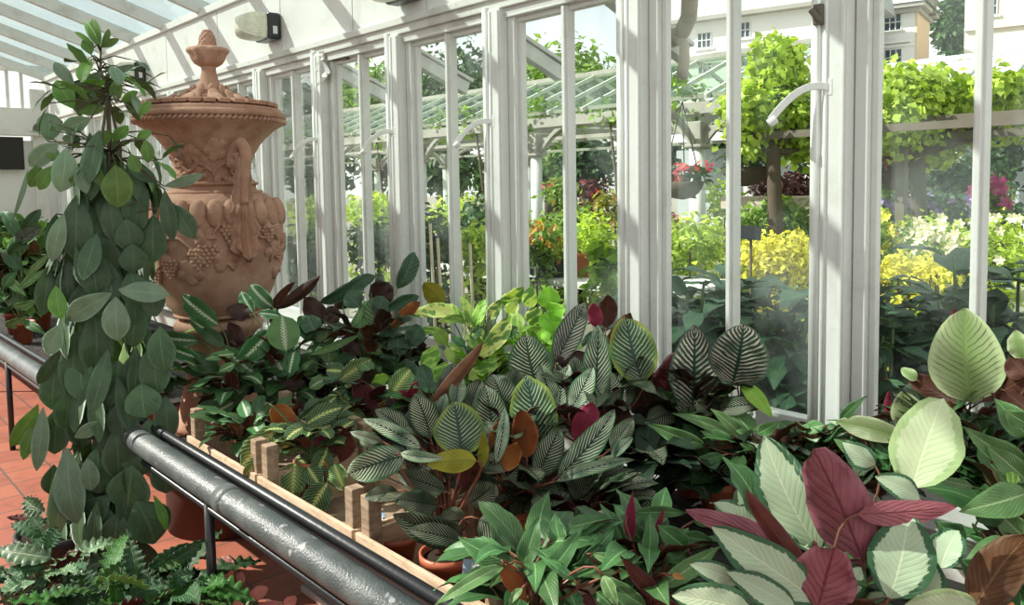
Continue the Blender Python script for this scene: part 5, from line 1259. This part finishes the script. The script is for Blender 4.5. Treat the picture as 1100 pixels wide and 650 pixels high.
# plants along the sill on the right
p = Plant('potted_calathea', 'lime-leaved potted plant with brown undersides on the sill side left of the thick post', 'potted plant', at_z(812, 505, .70), None, 'terracotta', .06, stemmat=STEMR, ymax=2.24)
p.rows([
 ('L', 797, 414, 829, 448, 15, 't', dict(bend=.14, tint=.5)), ('SL', 758, 479, 692, 453, 16, 't', dict(dd=-.04)), ('SL', 786, 468, 722, 444, 12, 't', dict(dd=-.01)), ('SL', 799, 470, 763, 439, 13), ('SL', 808, 466, 786, 441, 21, 't', dict(roll=0, tint=.9)), ('SL', 813, 466, 838, 452, 13, 't', dict(tint=1)), ('RB', 817, 471, 868, 464, 18, 'b', dict(dd=-.02, lean=0, tint=.8)), ('S', 777, 489, 733, 504, 11, 't', dict(dd=-.05)), ('SL', 812, 488, 795, 476, 10, 't', dict(dd=-.04)), ('D', 788, 502, 779, 532, 17, 't', dict(dd=-.02)), ('SL', 786, 474, 752, 463, 13, 't', dict(dd=-.02)), ('RB', 786, 482, 766, 470, 12, 'b', dict(dd=-.03, tint=.9)), ('SL', 886, 457, 858, 462, 12, 't', dict(tint=1)),
 ('RB', 840, 480, 880, 478, 16, 'b'), ('S', 872, 488, 876, 465, 15), ('D', 800, 500, 820, 486, 20), ('RB', 752, 482, 742, 470, 14, 'b', dict(dd=-.02)), ('RB', 770, 496, 745, 492, 9, 'b')])
p.fill(7, ['S', 'D', 'RB'], z1=.12, W=.05, L=.12, back=.0, els=(15, 60)); p.done()
p = Plant('potted_calathea', 'potted plant right of the thick post with a tall green-veined lime leaf', 'potted plant', at_z(1010, 505, .70), None, 'terracotta', .065, stemmat=STEMR, ymax=2.24)
p.rows([
 ('LS', 1043, 432, 1037, 331, 54, 't', dict(roll=0, bend=.05, wave=.02, tint=.7)), ('OC', 1019, 372, 1026, 332, 7, 'b', dict(dd=.01, tint=1)), ('OC', 1032, 418, 1024, 396, 6, 'b', dict(dd=-.01)), ('LS', 973, 471, 900, 453, 21, 't', dict(roll=0, dd=-.04)), ('LS', 979, 464, 970, 419, 27, 't', dict(roll=0, tint=.2)), ('S', 902, 453, 932, 425, 10), ('STRX', 0, 0, 0, 0, 0) if False else ('SL', 941, 500, 887, 457, 23, 't', dict(roll=0, dd=-.06)), ('OB', 1036, 438, 974, 402, 25, 'b', dict(roll=0, dd=-.03, tint=.2)), ('LS', 985, 408, 968, 396, 10, 't', dict(dd=-.04)), ('OB', 1068, 424, 1050, 386, 22, 'b', dict(dd=-.06, roll=0, tint=.3)), ('OB', 1057, 430, 1104, 406, 22, 'b', dict(dd=-.05, roll=0, tint=.3)), ('OB', 1104, 402, 1084, 383, 22, 'b', dict(tint=.3)), ('LS', 1099, 385, 1091, 355, 16),
 ('OC', 953, 446, 955, 420, 6, 'b'), ('RB', 940, 470, 960, 484, 18, 'b', dict(dd=-.03)), ('S', 925, 478, 920, 455, 16), ('S', 1030, 470, 1010, 450, 24), ('S', 960, 490, 935, 470, 18), ('OB', 985, 490, 950, 486, 14, 'b'), ('D', 1060, 470, 1045, 445, 24), ('S', 900, 480, 905, 460, 16), ('OB', 1080, 420, 1104, 440, 22, 'b', dict(tint=.2))])
p.fill(16, ['S', 'D', 'OB'], z1=.2, W=.06, L=.12, back=.0); p.done()
# far-left bench plants
for i, (px_, py_, lab, codes, W_) in enumerate(((18, 372, 'leafy green potted plant at the left edge on the far bench', ['SL', 'CL', 'S'], .05), (46, 366, 'pale-edged potted plant between the left edge and the climber', ['CL', 'CG', 'S'], .05), (4, 345, 'dark broad-leaved potted plant behind the left-edge plants', ['C', 'C', 'CL'], .09), (36, 350, 'dark potted plant half hidden behind the climber, far bench', ['C', 'CL'], .08), (150, 420, 'low green potted plant glimpsed between climber and urn', ['S', 'L', 'D'], .05))):
    r_ = ray(px_, 365); yy_ = (1.32, 1.50, 1.75, 1.9, 1.25)[i]; cr_ = V((r_.x/r_.y*yy_, yy_, .70)) if i < 4 else at_z(px_, py_, .70)
    p = Plant('potted_foliage_plant', lab, 'potted plant', cr_, None, 'terracotta', .075, ymax=2.2)
    p.yc = 300; p.fill(46 if i < 4 else 24, codes, r0=.05, r1=.30, z0=.0, z1=.55 if i in (2, 3) else .42 if i < 2 else .15, L=.22 if i < 4 else .14, W=W_*1.6, back=0, els=(-15, 65)); p.done()
p = Plant('potted_foliage_plant', 'potted plant with long arching pale leaf beside the white panel at the left edge', 'potted plant', at_z(24, 345, .70), None, 'terracotta', .075)
p.rows([('CG', 12, 240, 30, 182, 5, 't', dict(bend=.2)), ('D', 20, 255, 2, 226, 12), ('D', 24, 250, 44, 225, 12), ('OD', 16, 262, 44, 244, 14), ('D', 10, 275, 30, 258, 14), ('D', 22, 290, 4, 268, 14), ('SL', 20, 310, 50, 288, 8), ('SL', 14, 330, 44, 320, 9), ('SL', 6, 350, 30, 340, 10), ('S', 4, 310, 20, 290, 10), ('S', 26, 345, 50, 360, 9), ('SL', 8, 300, 28, 318, 9)]); p.done()
# ------------------------------------------------------------------ climber and floor plants
cx_, cy_ = -3.62, .78
cb = V((cx_, cy_, .26))
p = Plant('climbing_plant', 'tall climbing column of large leathery dark green leaves in front of the urn', 'climber', cb, None, 'black', .15, z=0.0, ymax=1.5)
CLD = 3.22
rows = [
 ('CL',108,51,100,20,12),('CL',108,51,91,22,7),('CL',101,51,80,34,5),('CL',109,50,117,31,6),('CL',109,51,128,42,7),('CL',98,59,90,42,11),
 ('CL',80,117,61,86,18),('CG',80,91,58,67,12),('CL',82,96,113,87,12),('CL',125,110,125,86,12),('CL',130,110,148,98,8),('CG',51,152,51,121,21),('CG',98,127,67,140,15),('CL',83,120,114,116,10),
 ('CG',63,154,31,178,18),('CG',88,149,67,149,11),('CG',70,159,64,206,23),('CG',81,179,93,208,13),('CL',124,177,126,223,26),('C',135,179,168,196,13),('CL',156,150,159,175,12),('CG',176,200,219,187,10),
 ('C',177,204,186,259,14),('C',188,220,209,256,17),('CL',42,176,32,201,14),('CL',56,178,42,204,13),('CL',146,149,163,141,9),('CL',150,125,162,108,8),('CG',112,82,145,70,7),('CG',80,95,112,76,8),
 ('CL',60,140,40,130,9),('CL',100,160,118,140,12),('CL',120,150,138,135,11),('CL',110,200,95,175,14),('CL',140,165,150,185,12),('CG',55,130,35,140,9),('CL',66,175,50,160,11),
 ('C',83,209,81,279,27),('C',101,206,127,274,31),('C',101,252,125,291,27),('C',142,262,143,293,24),('C',165,231,165,282,25),('CG',69,229,56,281,15),('C',96,266,104,318,27),('CG',120,315,72,344,20),('CG',127,311,182,317,18),('CG',124,319,127,366,23),
 ('C',149,321,142,373,23),('CL',60,307,66,343,15),('C',53,284,46,339,17),('C',74,279,73,325,19),('C',101,337,101,399,29),('C',81,355,76,428,23),('CG',65,348,50,381,17),('C',142,380,149,410,23),('C',166,369,170,424,27),('SL',53,273,25,303,6),
 ('C',127,387,124,431,27),('C',106,397,106,446,27),('C',65,376,41,413,13),('CL',41,434,11,479,16),('CL',39,451,25,494,12),('CG',46,437,39,506,14),('C',64,437,58,488,25),('CG',80,470,109,453,12),('C',110,419,110,469,29),
 ('CG',73,481,83,563,25),('CG',67,490,60,578,18),('CG',94,492,97,527,16),('C',124,458,127,515,27),('C',150,465,152,511,30),('C',142,500,136,548,37),('C',145,539,166,584,37),('C',119,532,85,566,23),('C',58,499,53,531,17),('C',127,550,120,609,35),('C',99,566,78,591,21),('CL',165,532,179,570,8),
 ('C',152,412,156,449,31),('C',177,426,180,474,21),('C',90,430,88,480,26),('C',130,430,132,470,28),('C',90,300,88,345,24),('C',140,290,150,330,24),('C',112,290,118,330,24),('C',160,300,168,340,22),('C',88,380,92,430,26),('C',60,395,56,440,22),('C',160,450,164,490,28),('C',105,480,108,530,30),('C',85,520,90,570,28),('C',110,560,105,610,32),('C',150,580,150,620,30),('C',175,490,178,530,24),('C',172,350,178,400,24),('C',135,235,140,270,24),('C',115,225,118,262,22),('C',150,215,146,250,20),('C',60,230,60,275,18),('C',75,420,70,460,24)]
p.yc = 300
for r in rows:
    dep = CLD - (.05 if r[0] in ('CG', 'CL') else random.uniform(-.06, .02))
    if r[4] < 150: dep = CLD + .05
    p.px(r[0], r[1], r[2], r[3], r[4], r[5]*(1.12 if r[4] > 220 else 1.05), 't', d=dep, lean=random.uniform(-.1, .1), bend=random.uniform(.04, .10), wave=.02, fold=.10, petiole=False)
# inner mass of older leaves round the pole
pole = [at_depth(x, y, CLD+.07) for x, y in ((118, 640), (112, 560), (112, 450), (108, 330), (112, 240), (118, 160), (116, 100), (108, 75), (108, 50))]
pole[0] = V((cx_, cy_, .2))
for i in range(240):
    f = random.uniform(0, .64); k_ = f*(len(pole)-1); j = int(k_); c = pole[j].lerp(pole[j+1], k_-j)
    a = random.uniform(0, 6.283); o_ = V((math.cos(a), math.sin(a), 0))
    rr = .17*min(1, .5+f*2) * (1 if f < .5 else .8)
    b0 = c + o_*random.uniform(.04, rr) + V((0, 0, random.uniform(-.05, .1))); b1 = b0 + o_*random.uniform(.0, .05) + V((random.gauss(0, .03), random.gauss(0, .03), -random.uniform(.15, .24)))
    away = V((_fw.x, _fw.y, 0)).normalized()*.04
    leaf(p.leaves, b0+away, b1+away, random.uniform(.065, .09), o_+V((0, 0, .3)), .06, .1, .02, 'ob', p.mi('C'), random.random(), ns=8, nc=3)
for i in range(46):
    f = random.uniform(.60, .93); k_ = f*(len(pole)-1); j = int(k_); c = pole[j].lerp(pole[j+1], k_-j)
    a = random.uniform(0, 6.283); o_ = V((math.cos(a), math.sin(a), 0)); rr = .24*(1.15-f)+.03
    b0 = c + o_*random.uniform(.3, 1)*rr*1.55; b1 = b0 + (o_*random.uniform(.2, .8)+V((0, 0, random.uniform(-1, .35)))).normalized()*random.uniform(.09, .15)
    leaf(p.leaves, b0, b1, random.uniform(.05, .075), o_*.4+V((0, 0, .8)), .08, .12, .03, 'ob', p.mi(random.choice(['CL', 'CG', 'C', 'CL'])), random.random(), ns=9, nc=3)
    p.st.tube([c, (c+b0)/2+V((0, 0, .015)), b0], [.004, .003, .0022], 5)
for r in rows:
    if r[2] > 230: continue
    base = at_depth(r[1], r[2], CLD)
    q = min(pole, key=lambda z: (z-base).length); q = q + V((0, 0, -.02))
    p.st.tube([q, (q+base)/2+V((0, 0, .02)), base], [.004, .0035, .003], 5)
p.st.tube(pole, [.02, .018, .016, .014, .012, .010, .008, .006, .004], 8)
for dx in (-.05, .06):
    p.st.tube([q+V((dx*math.sin(i), dx*math.cos(i*1.3), 0)) for i, q in enumerate(pole[:-2])], .006, 6)
p.sm = m_plain('olive_brown_stem', (.10, .085, .045), .6); p.done()
# crinkled floor plants
def floorplant(lab, cpx, cpy, rows, codes, z=.22, n=9, potr=.085):
    p = Plant('potted_crinkled_plant', lab, 'potted plant', at_z(cpx, cpy, z), None, 'terracotta', potr, z=0.0, ymax=1.5)
    p.rows(rows); p.fill(n, codes, z0=0, z1=.10, L=.18, W=.065, back=.02, els=(0, 50)); p.done()
floorplant('silvery crinkled potted plant on the tiles at the bottom left corner', 40, 640, [('FL',48,550,26,535,18),('F',46,558,7,556,9,'b'),('F',46,578,12,563,14),('FL',56,600,-2,591,21),('F',48,608,-2,617,15),('FL',48,614,65,623,11),('FL',50,632,-2,648,15),('F',58,610,87,594,15,'b'),('F',50,590,62,566,16),('FL',46,570,30,548,12),('F',52,625,20,636,14)], ['F', 'FL', 'F'])
floorplant('bright crinkled potted plant on the floor below the climber', 112, 668, [('FB',100,638,135,603,15),('F',150,626,139,579,19),('F',132,643,186,627,18),('F',112,640,94,612,16),('F',120,655,80,640,16),('FB',126,655,120,622,14),('F',90,650,62,640,16),('F',150,650,170,640,16)], ['F', 'FB', 'F'])
floorplant('dark crinkled potted plant under the pipe right of the climber foot', 185, 655, [('F',158,612,202,583,17),('FB',166,611,204,600,11),('FB',190,617,199,651,18),('F',176,606,220,579,16),('F',180,630,210,615,18),('F',170,640,150,610,18),('F',200,640,226,632,16)], ['F', 'F', 'FB'])
p = Plant('potted_pink_plant', 'small floor plant with dusty pink leaves beneath the pipe', 'potted plant', at_z(258, 668, .14), None, 'black', .06, z=0.0, stemmat=STEMR)
p.rows([('PK',252,609,236,600,10),('PK',249,611,239,629,14),('PK',268,645,252,638,9),('PK',268,644,288,632,13),('PK',305,650,318,641,11),('PK',276,652,300,647,8),('SL',246,640,232,632,12),('SL',244,646,238,632,10),('PK',262,652,250,648,9),('PK',255,615,262,626,8)])
p.fill(6, ['PK', 'SL'], z0=-.02, z1=.06, L=.06, W=.04, r1=.06); p.done()
# broad-leaved garden plants just outside the glass
def garden(lab, px, d, top_px, n, L, W, rx=.28, code='N'):
    q = at_depth(px, 330, d); ztop = at_depth(px, top_px, d).z
    p = Plant('garden_plant', lab, 'garden plant', (q.x, q.y, .05), None, None, z=0.0, ymax=99)
    stems = []
    for i in range(6):
        s0 = V((q.x+random.uniform(-.1, .1), q.y+random.uniform(-.08, .08), 0)); s1 = V((q.x+random.uniform(-rx, rx), q.y+random.uniform(-.15, .15), ztop*random.uniform(.8, .98)))
        p.st.tube([s0, s0.lerp(s1, .5)+V((0, 0, .05)), s1], [.012, .010, .006], 6); stems.append((s0, s1))
    for i in range(int(n*2.1)):
        s0, s1 = random.choice(stems); f = random.uniform(.25, 1.0); c = s0.lerp(s1, f); a = random.uniform(0, 6.283)
        dr = V((math.cos(a), math.sin(a), random.uniform(-.5, .45))).normalized()
        l = L*random.uniform(.6, 1.15); c0 = c+dr*.04
        p1 = c0+dr*l
        if p1.y < 2.55: p1.y = 2.55
        if c0.y < 2.55: c0.y = 2.55
        leaf(p.leaves, c0, p1, W*random.uniform(.7, 1.1), V((-dr.x*.4, -dr.y*.4, 1)), random.uniform(.05, .16), .15, .06, 'ov', p.mi(code), random.random(), ns=7, nc=2)
    p.done()
garden('dark broad-leaved plant pressed against the pane left of the thick post', 838, 3.55, 282, 120, .26, .13, .26)
garden('dark broad-leaved plant outside the pane right of the wide moulded post', 730, 3.75, 276, 110, .26, .11, .24)
garden('leafy dark plant outside the pane just right of the thick post', 955, 3.30, 296, 130, .22, .10, .26)
garden('leafy dark plant outside, just left of the right-hand mullion', 1012, 3.55, 300, 120, .22, .10, .24)
garden('large-leaved dark plant outside the pane at the right edge', 1082, 3.30, 268, 110, .28, .15, .26)
garden('low dark plant outside between wide post and mullion', 690, 4.6, 300, 90, .24, .10, .26)
garden('dark plant outside the lower part of the second bay', 775, 4.1, 290, 100, .24, .11, .2)

for (px_, py_, lab, codes, n_, z1_, W_, L_) in (
  (866, 512, 'leafy green potted plant low in front of the thick post', ['S', 'SL', 'RB'], 26, .12, .055, .13),
  (950, 530, 'leafy potted plant with silver leaves low under the striped plant', ['R', 'S', 'OB'], 20, .14, .06, .13),
  (1060, 540, 'shaded leafy potted plant under the ribbed leaves near the right edge', ['S', 'D', 'D'], 20, .18, .07, .15),
  (690, 520, 'potted plant with shade-darkened leaves in the gap below the pink-striped leaves', ['OD', 'DX', 'DX'], 24, .10, .08, .14),  # this and the next: filler with darkened leaves, added to deepen the gap
  (770, 515, 'potted plant with shade-darkened leaves low in the gap beside the silver plant', ['DX', 'DX', 'D'], 20, .06, .07, .13),
  (470, 452, 'dark potted plant low between the yellow plant and the pinstriped plants', ['D', 'KD', 'S'], 18, .10, .06, .12),
  (352, 425, 'dark potted plant low behind the prayer plant', ['KD', 'D', 'K'], 20, .12, .06, .12),
  (440, 405, 'dark potted plant against the sill left of the yellow plant', ['KD', 'D'], 18, .14, .06, .13),
  (270, 470, 'dark green potted plant hanging over the crate below the urn', ['D', 'M', 'D'], 18, .06, .05, .12),
  (620, 560, 'dark pinstriped potted plant low between crate and crimson-backed plant', ['O', 'OD'], 16, .07, .075, .14)):
    p = Plant('potted_foliage_plant', lab, 'potted plant', at_z(px_, py_, .69), None, 'terracotta', .055, ymax=2.25)
    p.yc = 500; p.fill(n_, codes, r0=.04, r1=.16, z0=.0, z1=z1_, L=L_, W=W_, back=0, els=(0, 55)); p.done()
# ------------------------------------------------------------------ light
sd = V((.52, .56, -.64)).normalized()
sun = bpy.data.lights.new('sun', 'SUN'); sun.energy = 6.5; sun.angle = R(.6); sun.color = (1, .96, .88)
so = bpy.data.objects.new('sun', sun); COL.objects.link(so); so.location = (-6, -4, 8)
so.rotation_euler = sd.to_track_quat('-Z', 'Y').to_euler()
w = bpy.data.worlds.new('sky'); scene.world = w; w.use_nodes = True
nt = w.node_tree; nt.nodes.clear()
def wn(t, **p):
    n = nt.nodes.new('ShaderNode'+t)
    for k, v in p.items(): setattr(n, k, v)
    return n
tc = wn('TexCoord'); sky = wn('TexSky', sky_type='NISHITA'); sky.sun_disc = False
sky.sun_elevation = R(42); sky.sun_rotation = R(230); sky.air_density = 1; sky.dust_density = 2.0
mul = wn('Mix', data_type='RGBA', blend_type='MULTIPLY'); mul.inputs[0].default_value = 1; mul.inputs[7].default_value = (.13, .13, .13, 1)
nt.links.new(sky.outputs[0], mul.inputs[6])
nz = wn('TexNoise'); nz.inputs['Scale'].default_value = 3.0; nz.inputs['Detail'].default_value = 7; nt.links.new(tc.outputs['Generated'], nz.inputs['Vector'])
mr = wn('MapRange'); mr.inputs[1].default_value = .38; mr.inputs[2].default_value = .62; mr.inputs[3].default_value = .58; mr.inputs[4].default_value = .9; nt.links.new(nz.outputs['Fac'], mr.inputs[0])
mx = wn('Mix', data_type='RGBA'); nt.links.new(mr.outputs[0], mx.inputs[0]); nt.links.new(mul.outputs[2], mx.inputs[6]); mx.inputs[7].default_value = (1.0, .99, .945, 1)
bg = wn('Background'); nt.links.new(mx.outputs[2], bg.inputs[0]); bg.inputs[1].default_value = 1.15
ow = wn('OutputWorld'); nt.links.new(bg.outputs[0], ow.inputs[0])
vs = scene.view_settings; scene.display_settings.display_device = 'sRGB'
vs.view_transform = 'Standard'; vs.look = 'None'; vs.exposure = 0.34; vs.gamma = 1.0; vs.use_curve_mapping = False
scene.cycles.max_bounces = 8; scene.cycles.transparent_max_bounces = 24; scene.cycles.transmission_bounces = 6; scene.cycles.diffuse_bounces = 4; scene.cycles.glossy_bounces = 3
